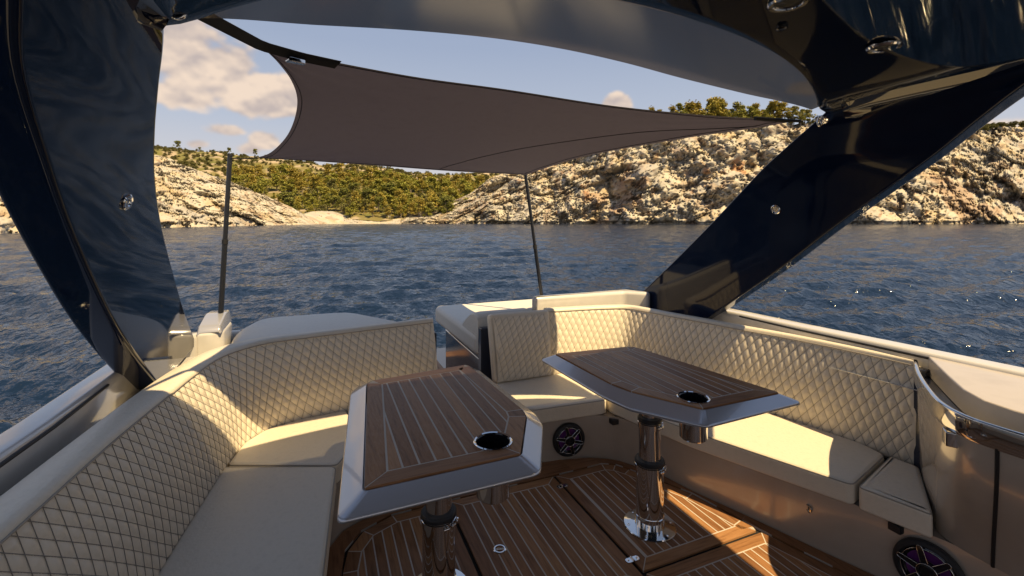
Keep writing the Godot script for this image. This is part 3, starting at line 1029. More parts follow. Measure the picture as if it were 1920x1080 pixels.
func make_floor() -> void:
	var b := MB.new()
	b.box(Vector3(-0.35, -0.06, -2.75), Vector3(2.6, -0.014, 1.4))
	var f := structure("cockpit_floor", b, mats.joint, "teak planked cockpit floor with inset hatches and pale caulking")
	var pitch := 0.0465
	deck_panel(f, v2([0.09, -2.09, 0.118, -2.22, 0.195, -2.335, 0.34, -2.402, 0.617, -2.408, 0.617, -1.615, 0.075, -1.615]), 0.0, 0.058, pitch, 0.0, 0.0058, 1)
	deck_panel(f, v2([0.635, -2.408, 1.257, -2.408, 1.257, -1.56, 0.635, -1.56]), 0.0, 0.058, pitch, 0.0, 0.0058, 2)
	deck_panel(f, v2([1.275, -2.408, 1.595, -2.415, 1.665, -2.375, 1.712, -2.30, 1.878, -1.966, 1.936, -1.70, 1.953, -1.64, 1.944, -1.617, 1.275, -1.615]), 0.0, 0.058, pitch, 0.0, 0.0058, 3)
	deck_panel(f, v2([1.275, -1.597, 1.955, -1.597, 2.07, -1.22, 2.14, -0.86, 2.17, -0.4, 2.17, 1.1, 1.275, 1.1]), 0.0, 0.058, pitch, 0.0, 0.0058, 4)
	deck_panel(f, v2([0.075, -1.597, 0.617, -1.597, 0.617, 1.1, 0.075, 1.1]), 0.0, 0.058, pitch, 0.0, 0.0058, 5)
	deck_panel(f, v2([0.635, -1.542, 1.257, -1.542, 1.257, 1.1, 0.635, 1.1]), 0.0, 0.058, pitch, 0.0, 0.0058, 6)
	# margin boards following the seat bases
	var edge := v2([0.0, 1.1, 0.0, -0.6, 0.004, -1.5, 0.016, -2.0, 0.033, -2.27, 0.10, -2.373, 0.255, -2.461, 0.54, -2.517, 0.86, -2.556, 1.21, -2.581, 1.38, -2.565, 1.553, -2.516, 1.655, -2.462, 1.715, -2.415, 1.786, -2.30, 1.858, -2.164, 1.90, -1.985, 1.995, -1.72, 2.095, -1.408, 2.182, -1.158, 2.243, -0.9, 2.28, -0.4, 2.29, 1.1])
	var groove := v2([0.063, 1.1, 0.063, -0.6, 0.063, -1.5, 0.072, -2.0, 0.105, -2.235, 0.184, -2.347, 0.336, -2.415, 0.54, -2.421, 0.86, -2.421, 1.21, -2.421, 1.40, -2.424, 1.60, -2.428, 1.677, -2.386, 1.724, -2.306, 1.77, -2.215, 1.83, -2.09, 1.891, -1.97, 1.95, -1.70, 2.02, -1.43, 2.082, -1.222, 2.152, -0.86, 2.182, -0.4, 2.182, 1.1])
	b = MB.new()
	var ring := PackedVector2Array(edge)
	var back := PackedVector2Array(groove)
	back.reverse()
	ring.append_array(back)
	for k in edge.size() - 1:
		b.slab([edge[k], edge[k + 1], groove[k + 1], groove[k]], -0.0125, -0.0007)
	part("caulking", b, mats.caulk, f)
	for k in edge.size() - 1:
		b = MB.new()
		var e := (edge[k + 1] - edge[k])
		var cut := 0.0012 if not k in [4, 8, 12, 16, 18] else 0.0022
		var a0 := edge[k].lerp(groove[k], 0.03)
		var a1 := edge[k + 1].lerp(groove[k + 1], 0.03)
		var d := e.normalized() * cut * 0.25
		b.slab([a0 + d, a1 - d, groove[k + 1] - d, groove[k] + d], -0.011, 0.0)
		part("margin_plank", b, mats["teak_%s_%d" % ["fore" if absf(e.y) > absf(e.x) else "cross", 1 if k % 5 else 3]], f)
	# deck latches
	for q in [[0.755, -1.969, 0], [1.258, -2.30, 1], [1.272, -1.685, 1]]:
		b = MB.new()
		b.xf = Transform3D(Basis.IDENTITY, Vector3(q[0], 0.0, q[1]))
		if q[2] == 0:
			b.lathe([Vector2(0.030, 0.0), Vector2(0.030, 0.002), Vector2(0.026, 0.004), Vector2(0.021, 0.004), Vector2(0.020, -0.004), Vector2(0.0, -0.004)], 28)
			b.tube([Vector3(-0.016, 0.001, -0.006), Vector3(0.0, 0.003, 0.002), Vector3(0.017, 0.001, 0.004)], 0.004, -1, 6)
			part("lift_ring", b, mats.chrome, f)
		else:
			b.slab(round_poly(v2([-0.034, -0.014, 0.034, -0.014, 0.034, 0.014, -0.034, 0.014]), 0.014), 0.0005, 0.0035, 0.001)
			b.tube([Vector3(0, 0.004, -0.014), Vector3(0, 0.004, 0.014)], 0.0045, -1, 8)
			for sx in [-0.022, 0.022]:
				b.xf.origin = Vector3(q[0] + sx, 0.0035, q[1])
				b.lathe([Vector2(0.005, 0), Vector2(0.004, 0.0015), Vector2(0, 0.002)], 10)
			part("hinge", b, mats.chrome, f)

# ---------------------------------------------------------------- upholstery
func cushion(parent: Node3D, poly: PackedVector2Array, y0: float, y1: float, r: float, corner := 0.03, mat := "leather") -> void:
	var o := round_poly(poly, corner)
	var b := MB.new()
	b.slab(o, y0, y1, r, r * 0.6, 5, 50.0)
	var c := part("seat_cushion", b, mats[mat], parent)
	var line := []
	for q in inset(o, 0.004):
		line.append(to3(q, y1 - r * 0.42))
	b = MB.new()
	b.tube(line, 0.0032, -1, 5, true)
	part("piping", b, mats.piping, c)

# nodes: [foot x, foot z, top x, top z]
func quilted(parent: Node3D, nodes: Array, yb: float, yt: float, slant: float, step: float, facing: Vector3, lean1 := 0.19, lean2 := 1.136) -> void:
	var lo := []
	var up := []
	for q in nodes:
		lo.append(Vector3(q[0], yb, q[1]))
		up.append(Vector3(q[2], yt, q[3]))
	# even spacing along the mean line
	var table := [0.0]
	var m := 400
	var last: Vector3 = (spline(lo, 0.0) + spline(up, 0.0)) * 0.5
	for k in range(1, m + 1):
		var q: Vector3 = (spline(lo, float(k) / m) + spline(up, float(k) / m)) * 0.5
		table.append(table[-1] + q.distance_to(last))
		last = q
	var total: float = table[-1]
	var high := yt - yb
	var nu := int(total / step)
	var nv := int(high / (step * 1.15))
	var at := func(u: float) -> float:
		var k: int = clampi(table.bsearch(u), 1, m)
		return (k - 1 + (u - table[k - 1]) / maxf(table[k] - table[k - 1], 1e-6)) / m
	var surf := func(u: float, w: float, lift: float) -> Vector3:
		var t: float = at.call(u)
		var a: Vector3 = spline(lo, t)
		var c: Vector3 = spline(up, t)
		var t2 := clampf(t + 0.004, 0.0, 1.0)
		var t1 := clampf(t - 0.004, 0.0, 1.0)
		var along: Vector3 = (spline(lo, t2) + spline(up, t2)) - (spline(lo, t1) + spline(up, t1))
		var nn: Vector3 = along.cross(c - a).normalized()
		if nn.dot(facing - (a + c) * 0.5) < 0.0:
			nn = -nn
		return a.lerp(c, w / high) + nn * (lift + 0.018 * sin(PI * clampf(w / high, 0.0, 1.0)))
	var p1 := 0.047
	var p2 := 0.055
	var s1 := lean1 * slant
	var s2 := lean2 * slant
	var pts := PackedVector3Array()
	pts.resize(nu * nv)
	for a in nu:
		var u := total * a / (nu - 1)
		for c in nv:
			var w := high * c / (nv - 1)
			var d1 := absf(fposmod((u - s1 * w) / p1 + 0.5, 1.0) - 0.5) * p1
			var d2 := absf(fposmod((u + s2 * w) / p2 + 0.5, 1.0) - 0.5) * p2
			var rim := minf(minf(w, high - w), minf(u, total - u))
			var puff := 0.0085 * (1.0 - exp(-maxf(d1 - 0.0015, 0.0) / 0.010)) * (1.0 - exp(-maxf(d2 - 0.0015, 0.0) / 0.011)) * smoothstep(0.0, 0.022, rim)
			pts[a * nv + c] = surf.call(u, w, puff)
	var b := MB.new()
	b.grid(pts, nu, nv)
	var back := part("backrest", b, mats.leather, parent)
	# seams
	b = MB.new()
	for fam in 2:
		var pp: float = [p1, p2][fam]
		var sl: float = [-s1, s2][fam]
		var k0 := int(floor((minf(0.0, sl * high)) / pp)) - 1
		var k1 := int(ceil((total + maxf(0.0, sl * high)) / pp)) + 1
		for k in range(k0, k1):
			var line := []
			var num := 14
			for j in num + 1:
				var w := high * j / num
				var u := k * pp - sl * w
				if u > 0.004 and u < total - 0.004:
					line.append(surf.call(u, w, 0.0015))
			if line.size() > 1:
				b.tube(line, 0.00095, -1, 4)
	part("stitching", b, mats.thread, back)

func roll(parent: Node3D, nodes: Array, y: float) -> void:
	# rounded top of a backrest; nodes: [seam x, seam z, outer x, outer z]
	var a := []
	var o := []
	for q in nodes:
		a.append(Vector3(q[0], y, q[1]))
		o.append(Vector3(q[2], y, q[3]))
	var rows := []
	var num := nodes.size() * 7
	for k in num:
		var t := float(k) / (num - 1)
		var s: Vector3 = spline(a, t)
		var e: Vector3 = spline(o, t)
		var d := e - s
		rows.append([s - d.normalized() * 0.002 + Vector3(0, -0.012, 0), s + Vector3(0, 0.006, 0), s + d * 0.06 + Vector3(0, 0.018, 0), s + d * 0.18 + Vector3(0, 0.025, 0), s + d * 0.5 + Vector3(0, 0.027, 0), s + d * 0.82 + Vector3(0, 0.023, 0), s + d * 0.96 + Vector3(0, 0.008, 0), e + Vector3(0, -0.02, 0), e + Vector3(0, -0.30, 0)])
	var b := MB.new()
	strip(b, rows)
	var c := part("top_roll", b, mats.leather, parent)
	var line := []
	for k in num:
		var s: Vector3 = spline(a, float(k) / (num - 1))
		var e: Vector3 = spline(o, float(k) / (num - 1))
		line.append(s - (e - s).normalized() * 0.003 + Vector3(0, 0.004, 0))
	b = MB.new()
	b.tube(line, 0.0032, -1, 5)
	part("piping", b, mats.piping, c)
	# closed ends
	b = MB.new()
	for e in [0, num - 1]:
		var o0 := b.v.size()
		var r = rows[e]
		var nn: Vector3 = (rows[0][4] - rows[1][4]).normalized() if e == 0 else (rows[num - 1][4] - rows[num - 2][4]).normalized()
		for q in r:
			b.p(q, nn)
		b.p(r[0] + Vector3(0, -0.29, 0), nn)
		for k in range(1, r.size()):
			b.tri(o0, o0 + k, o0 + k + 1 if k < r.size() - 1 else o0 + r.size())
	part("end_cap", b, mats.leather, c)

func make_sofas() -> void:
	var s := thing("sofa", "cream quilted corner sofa curving round beside the smaller chamfered table", "sofa")
	cushion(s, v2([-0.56, 1.0, -0.03, 1.0, -0.01, -0.6, 0.012, -1.61, 0.072, -2.296, -0.41, -2.497, -0.44, -2.25, -0.485, -1.85, -0.51, -1.5, -0.57, -0.6]), 0.262, 0.36, 0.02)
	cushion(s, v2([-0.40, -2.505, 0.075, -2.305, 0.12, -2.40, 0.235, -2.465, 0.145, -2.95, -0.10, -2.92, -0.275, -2.845, -0.36, -2.72]), 0.262, 0.36, 0.02)
	cushion(s, v2([0.153, -2.955, 0.243, -2.468, 0.715, -2.54, 0.725, -3.03]), 0.262, 0.36, 0.02)
	var nodes := [[-0.565, -0.7, -0.685, -0.7], [-0.535, -1.1, -0.655, -1.1], [-0.505, -1.5, -0.625, -1.48], [-0.478, -1.85, -0.597, -1.83], [-0.436, -2.22, -0.556, -2.16], [-0.395, -2.54, -0.512, -2.49], [-0.357, -2.715, -0.442, -2.755], [-0.27, -2.84, -0.285, -2.92], [-0.10, -2.915, -0.07, -2.972], [0.128, -2.952, 0.121, -3.005], [0.42, -2.99, 0.415, -3.053], [0.725, -3.025, 0.708, -3.10]]
	quilted(s, nodes, 0.335, 0.80, 1.0, 0.0048, Vector3(0.7, 0.6, -1.2))
	roll(s, [[-0.685, -0.7, -0.80, -0.7], [-0.655, -1.1, -0.775, -1.1], [-0.625, -1.48, -0.745, -1.5], [-0.597, -1.83, -0.715, -1.85], [-0.556, -2.16, -0.678, -2.23], [-0.512, -2.49, -0.622, -2.57], [-0.442, -2.755, -0.525, -2.86], [-0.285, -2.92, -0.33, -3.015], [-0.07, -2.972, -0.07, -3.055], [0.121, -3.005, 0.13, -3.085], [0.415, -3.053, 0.425, -3.13], [0.708, -3.10, 0.72, -3.175]], 0.80)
	s = thing("sofa", "cream quilted L shaped sofa running along behind the longer table", "sofa")
	cushion(s, v2([1.125, -3.06, 1.125, -2.60, 1.17, -2.525, 1.70, -2.49, 1.76, -3.04]), 0.262, 0.36, 0.022, 0.06)
	cushion(s, v2([1.712, -2.49, 1.79, -2.18, 1.858, -1.935, 2.07, -1.41, 2.122, -1.284, 2.535, -1.385, 2.56, -1.5, 2.515, -1.7, 2.45, -1.96, 2.385, -2.18, 2.205, -2.8, 2.14, -2.93, 1.77, -3.035]), 0.262, 0.36, 0.02)
	cushion(s, v2([2.13, -1.270, 2.195, -1.035, 2.56, -1.262, 2.548, -1.375]), 0.255, 0.36, 0.022, 0.02)
	nodes = [[1.575, -3.064, 1.58, -3.114], [1.80, -3.04, 1.82, -3.09], [2.0, -3.01, 2.05, -3.055], [2.13, -2.955, 2.205, -3.0], [2.19, -2.82, 2.258, -2.88], [2.25, -2.62, 2.31, -2.66], [2.32, -2.38, 2.385, -2.40], [2.385, -2.17, 2.44, -2.175], [2.455, -1.95, 2.515, -1.93], [2.515, -1.70, 2.568, -1.69], [2.56, -1.5, 2.595, -1.5], [2.592, -1.29, 2.612, -1.285]]
	quilted(s, nodes, 0.335, 0.80, -1.0, 0.0054, Vector3(1.2, 0.6, -1.6), 0.42, 0.72)
	roll(s, [[1.58, -3.114, 1.58, -3.192], [1.82, -3.09, 1.83, -3.17], [2.05, -3.055, 2.07, -3.13], [2.205, -3.0, 2.26, -3.06], [2.258, -2.88, 2.325, -2.91], [2.31, -2.66, 2.38, -2.68], [2.385, -2.40, 2.455, -2.41], [2.44, -2.175, 2.505, -2.19], [2.515, -1.93, 2.575, -1.945], [2.568, -1.69, 2.622, -1.70], [2.595, -1.5, 2.645, -1.5], [2.612, -1.285, 2.625, -1.36]], 0.80)
	# short upright back beside the passage, a cushion of its own
	s = thing("passage_backrest", "short upright quilted backrest at the passage end of the L shaped sofa", "backrest")
	var b := MB.new()
	var face := PackedVector3Array()
	var cx := Transform3D(Basis(Vector3(1, 0, 0), Vector3(0, 0.985, -0.19).normalized(), Vector3(0, 0.19, 0.985).normalized()), Vector3(1.345, 0.345, -3.085))
	b.xf = Transform3D(cx.basis * Basis(Vector3(1, 0, 0), PI / 2), cx.origin)
	b.slab(round_poly(v2([-0.225, 0.0, 0.225, 0.0, 0.245, -0.475, -0.235, -0.475]), 0.035), -0.0, 0.075, 0.022, 0.022, 5)
	part("pad_back", b, mats.leather, s)
	quilted(s, [[1.14, -3.004, 1.128, -3.085], [1.345, -3.004, 1.345, -3.085], [1.552, -3.004, 1.564, -3.085]], 0.372, 0.80, -1.0, 0.005, Vector3(1.3, 0.8, 0.0))

# ---------------------------------------------------------------- console beside the sofa
func make_console() -> void:
	var c := thing("console_cabinet", "curved glossy side console with pale worktop and polished fiddle rail", "cabinet")
	var top := [Vector3(2.615, 0, -1.30), Vector3(2.43, 0, -1.20), Vector3(2.24, 0, -1.075), Vector3(2.10, 0, -0.965), Vector3(2.035, 0, -0.87), Vector3(2.02, 0, -0.77), Vector3(2.03, 0, -0.62), Vector3(2.045, 0, -0.3), Vector3(2.05, 0, 1.1)]
	var foot := [Vector3(2.60, 0, -1.275), Vector3(2.48, 0, -1.205), Vector3(2.36, 0, -1.125), Vector3(2.27, 0, -1.055), Vector3(2.235, 0, -0.97), Vector3(2.225, 0, -0.86), Vector3(2.225, 0, -0.68), Vector3(2.225, 0, -0.3), Vector3(2.225, 0, 1.1)]
	var rows := []
	var seam := []
	var num := 60
	for k in num:
		var t := float(k) / (num - 1)
		var a: Vector3 = spline(foot, t)
		var b: Vector3 = spline(top, t)
		var row := []
		for j in 11:
			var w := float(j) / 10
			var q := a.lerp(b, smoothstep(-0.15, 1.0, w))
			q.y = lerpf(0.262, 0.760, w)
			row.append(q)
		rows.append(row)
	var b := MB.new()
	strip(b, rows)
	part("front_panel", b, mats.locker, c)
	b = MB.new()
	var line := []
	for j in 11:
		line.append(rows[int(num * 0.615)][j] + Vector3(-0.001, 0, 0))
	b.tube(line, 0.006, -1, 6)
	part("door_joint", b, mats.joint, c)
	# fiddle rail: an upright polished strip
	rows = []
	for k in num:
		var q: Vector3 = spline(top, float(k) / (num - 1))
		var q2: Vector3 = spline(top, minf(float(k) / (num - 1) + 0.01, 1.0))
		var q1: Vector3 = spline(top, maxf(float(k) / (num - 1) - 0.01, 0.0))
		var al := (q2 - q1).normalized()
		var n := Vector3(-al.z, 0, al.x)
		if n.x > 0.0:
			n = -n
		rows.append([q + Vector3(0, 0.755, 0) + n * 0.004, q + Vector3(0, 0.775, 0) + n * 0.012, q + Vector3(0, 0.828, 0) + n * 0.012, q + Vector3(0, 0.834, 0) + n * 0.008, q + Vector3(0, 0.834, 0) - n * 0.004, q + Vector3(0, 0.826, 0) - n * 0.008, q + Vector3(0, 0.765, 0) - n * 0.008])
	b = MB.new()
	strip(b, rows)
	part("fiddle_rail", b, mats.chrome, c)
	# gutter behind the rail and the worktop
	b = MB.new()
	var poly := PackedVector2Array()
	for k in num:
		var q: Vector3 = spline(top, float(k) / (num - 1))
		poly.append(Vector2(q.x + 0.008, q.z + 0.004))
	poly.append_array(v2([2.70, 1.1, 2.68, -1.30]))
	b.slab(poly, 0.752, 0.765)
	part("gutter", b, mats.slate, c)
	b = MB.new()
	b.slab(v2([2.655, -1.275, 2.60, -1.235, 2.40, -1.085, 2.26, -0.975, 2.185, -0.885, 2.165, -0.80, 2.165, -0.6, 2.17, 1.1, 2.70, 1.1, 2.68, -0.6, 2.66, -1.1]), 0.768, 0.855, 0.008, 0.0, 4)
	part("worktop", b, mats.worktop, c)
	b = MB.new()
	b.slab(round_poly(v2([2.035, -0.925, 2.075, -0.955, 2.10, -0.92, 2.06, -0.89]), 0.006), 0.70, 0.752, 0.004, 0.004, 2)
	part("catch", b, mats.chrome, c)
	b = MB.new()
	b.box(Vector3(2.585, 0.30, -1.295), Vector3(2.635, 0.80, -1.25), 0.006)
	part("gap_shade", b, mats.slate, c)  # dark strip added to stand for the shaded gap beside the backrest

# ---------------------------------------------------------------- sun pads on the stern
func make_sunpads() -> void:
	var s := thing("sun_pad", "cream sun pad with bolster on a dark base beside the stern passage", "sun pad", Vector3(0, 0, 0))
	var b := MB.new()
	b.slab(round_poly(v2([1.16, -3.29, 2.30, -3.29, 2.30, -4.55, 1.16, -4.55]), 0.03), -0.3, 0.46, 0.01)
	part("base", b, mats.slate, s)
	b = MB.new()
	b.tube([Vector3(1.157, 0.40, -4.50), Vector3(1.157, 0.40, -3.36), Vector3(1.157, 0.37, -3.32), Vector3(1.157, 0.24, -3.31)], 0.008, -1, 8)
	part("trim", b, mats.chrome, s)
	b = MB.new()
	b.slab(round_poly(v2([1.08, -3.30, 2.22, -3.30, 2.22, -4.60, 1.06, -4.60]), 0.07, 6), 0.465, 0.635, 0.05, 0.05, 6)
	part("pad", b, mats.sunpad, s)
	var rows := []
	for x in [1.09, 1.105, 1.14, 1.3, 1.6, 1.9, 2.0]:
		var k := 0.93 if x < 1.10 else (0.98 if x < 1.12 else 1.0)
		var row := []
		for q in [[-3.295, 0.50], [-3.29, 0.70], [-3.30, 0.755], [-3.33, 0.785], [-3.40, 0.79], [-3.50, 0.765], [-3.62, 0.70], [-3.72, 0.63], [-3.72, 0.50]]:
			row.append(Vector3(x, lerpf(0.5, q[1], k), q[0]))
		rows.append(row)
	b = MB.new()
	strip(b, rows)
	b.slab(v2([1.089, -3.30, 1.096, -3.30, 1.096, -3.71, 1.089, -3.71]), 0.50, 0.63)
	part("bolster", b, mats.sunpad, s)
	b = MB.new()
	var cap := []
	for q in rows[0]:
		cap.append(q)
	var o := b.v.size()
	for q in cap:
		b.p(q, Vector3(-1, 0, 0))
	for k in range(1, cap.size() - 1):
		b.tri(o, o + k, o + k + 1)
	part("bolster_end", b, mats.sunpad, s)
	s = thing("sun_pad", "smooth cream sun pad behind the smaller corner sofa", "sun pad")
	b = MB.new()
	b.slab(round_poly(v2([-0.50, -3.29, 0.70, -3.29, 0.70, -3.70, 0.40, -4.25, -0.45, -4.25]), 0.05), -0.3, 0.50, 0.01)
	part("base", b, mats.slate, s)
	b = MB.new()
	b.slab(round_poly(v2([-0.52, -3.20, 0.66, -3.20, 0.62, -3.50, 0.24, -4.12, -0.44, -4.12, -0.55, -3.7]), 0.16, 7), 0.50, 0.735, 0.07, 0.03, 6)
	part("pad", b, mats.sunpad, s)

# ---------------------------------------------------------------- tables
func table(label: String, wood: PackedVector2Array, tray: PackedVector2Array, post: Vector2, cup: Vector2, cup_drop: float, sd: int) -> void:
	var t := thing("cockpit_table", label, "table", Vector3(0, 0, 0), "")
	var top := 0.74
	# bevelled tray
	var b := MB.new()
	var lip := round_poly(tray, 0.03, 4)
	var inner := round_poly(wood, 0.02, 4)
	var pts := PackedVector3Array()
	var m := lip.size()
	var c := Vector2.ZERO
	for q in lip:
		c += q / m
	for k in m:
		var a := lip[k]
		var w := inner[k]
		var mid := a.lerp(w, 0.06)
		var near := a.lerp(w, 0.96)
		for q in [Vector3(lerpf(c.x, a.x, 0.90), 0.690, lerpf(c.y, a.y, 0.90)), Vector3(a.x, 0.697, a.y), Vector3(a.x, 0.703, a.y), Vector3(mid.x, 0.7085, mid.y), Vector3(near.x, 0.7375, near.y), Vector3(w.x, 0.7385, w.y), Vector3(w.x, 0.730, w.y)]:
			pts.append(q)
	var ring := PackedVector3Array()
	for j in 7:
		for k in m:
			ring.append(pts[k * 7 + j])
	b.grid(ring, 7, m, true)
	var under := PackedVector2Array()
	for q in lip:
		under.append(c.lerp(q, 0.905))
	b.slab(under, 0.676, 0.691, 0, 0.004)
	part("tray", b, mats.silver, t)
	var hole := PackedVector2Array()
	for k in 28:
		hole.append(cup + Vector2(cos(TAU * k / 28), sin(TAU * k / 28)) * 0.0600)
	deck_panel(t, inset(wood, 0.004), top + 0.004, 0.062, 0.0515, post.x, 0.0062, sd, 0.012, hole)
	# cup holder
	b = MB.new()
	b.xf.origin = to3(cup, 0.0)
	b.lathe([Vector2(0.066, 0.744), Vector2(0.0665, 0.7485), Vector2(0.063, 0.7510), Vector2(0.0585, 0.7485), Vector2(0.0580, 0.742)], 36)
	var h := part("cup_holder", b, mats.chrome, t)
	b = MB.new()
	b.xf.origin = to3(cup, 0.0)
	b.lathe([Vector2(0.0582, 0.7475), Vector2(0.056, 0.744), Vector2(0.054, 0.697), Vector2(0.0, 0.6955)], 36)
	part("liner", b, mats.black_gloss, h)
	b = MB.new()
	b.xf.origin = to3(cup, 0.0)
	b.lathe([Vector2(0.0, 0.676 - cup_drop), Vector2(0.050, 0.676 - cup_drop), Vector2(0.056, 0.682 - cup_drop), Vector2(0.057, 0.680)], 36)
	part("cup", b, mats.chrome, h)
	# telescopic pedestal
	var ped := MB.new()
	ped.xf.origin = to3(post, 0.0)
	ped.lathe([Vector2(0.125, 0.001), Vector2(0.125, 0.005), Vector2(0.122, 0.009), Vector2(0.066, 0.012)], 48)
	var foot := part("base_plate", ped, mats.chrome, t)
	for k in 6:
		b = MB.new()
		var an := TAU * (k + 0.3) / 6
		b.xf.origin = to3(post, 0.0) + Vector3(cos(an) * 0.105, 0.0095, sin(an) * 0.105)
		b.lathe([Vector2(0.007, 0), Vector2(0.006, 0.002), Vector2(0, 0.0025)], 12)
		part("screw", b, mats.chrome, foot)
	for q in [["lower_column", [Vector2(0.070, 0.011), Vector2(0.070, 0.060), Vector2(0.067, 0.062), Vector2(0.066, 0.064), Vector2(0.066, 0.312)]], ["middle_column", [Vector2(0.052, 0.30), Vector2(0.052, 0.52)]], ["upper_column", [Vector2(0.039, 0.50), Vector2(0.039, 0.68)]]]:
		b = MB.new()
		b.xf.origin = to3(post, 0.0)
		b.lathe(q[1], 48)
		part(q[0], b, mats.chrome, t)
	for q in [[0.066, 0.312, 0.053], [0.052, 0.516, 0.040]]:
		b = MB.new()
		b.xf.origin = to3(post, 0.0)
		b.lathe([Vector2(q[0] + 0.0005, q[1] - 0.004), Vector2(q[0] + 0.006, q[1]), Vector2(q[0] + 0.006, q[1] + 0.012), Vector2(q[0] + 0.001, q[1] + 0.018), Vector2(q[2] - 0.001, q[1] + 0.018)], 48)
		var collar := part("collar", b, mats.rubber, t)
		b = MB.new()
		b.xf.origin = to3(post, 0.0)
		b.lathe([Vector2(q[0] + 0.0003, q[1] - 0.034), Vector2(q[0] + 0.004, q[1] - 0.032), Vector2(q[0] + 0.004, q[1] - 0.008), Vector2(q[0] + 0.0003, q[1] - 0.006)], 48)
		part("clamp_band", b, mats.chrome, collar)
		b = MB.new()
		for j in 3:
			var an: float = [0.5, 0.95, 1.4][j]
			var d := Vector3(cos(an), 0, sin(an))
			var w: Vector3 = to3(post, q[1] - 0.020) + d * (q[0] + 0.009)
			b.tube([w - d.cross(Vector3.UP) * 0.011, w + d.cross(Vector3.UP) * 0.011], 0.006, 0.005, 8)
			b.tube([w - Vector3(0, 0.010, 0), w + Vector3(0, 0.010, 0)], 0.0045, -1, 8)
		part("clamp_lever", b, mats.chrome, collar)

func make_tables() -> void:
	table("smaller teak topped table beside the corner sofa, with a chamfered cup holder corner", v2([0.199, -2.235, 0.225, -2.262, 0.700, -2.325, 0.716, -2.300, 0.748, -1.690, 0.735, -1.625, 0.601, -1.370, 0.111, -1.360]), v2([0.128, -2.235, 0.165, -2.315, 0.735, -2.385, 0.772, -2.335, 0.812, -1.700, 0.795, -1.605, 0.640, -1.308, 0.040, -1.298]), Vector2(0.443, -1.84), Vector2(0.543, -1.48), 0.115, 1)
	table("longer teak topped table in front of the L shaped sofa", v2([1.222, -2.323, 1.683, -2.287, 1.729, -2.254, 1.857, -1.424, 1.413, -1.419, 1.264, -1.685, 1.236, -1.80]), v2([1.157, -2.375, 1.700, -2.350, 1.785, -2.290, 1.939, -1.380, 1.368, -1.358, 1.200, -1.615, 1.172, -1.78]), Vector2(1.493, -1.842), Vector2(1.458, -1.518), 0.10, 2)

# ---------------------------------------------------------------- hardtop and arch
func roof_y(x: float) -> float:
	var r := absf(x - MID) / 1.26
	return 2.20 - 0.19 * r * r

func roof_z(x: float) -> float:
	return -1.25 - 0.21 * pow(absf(x - MID) / 1.24, 4.0)

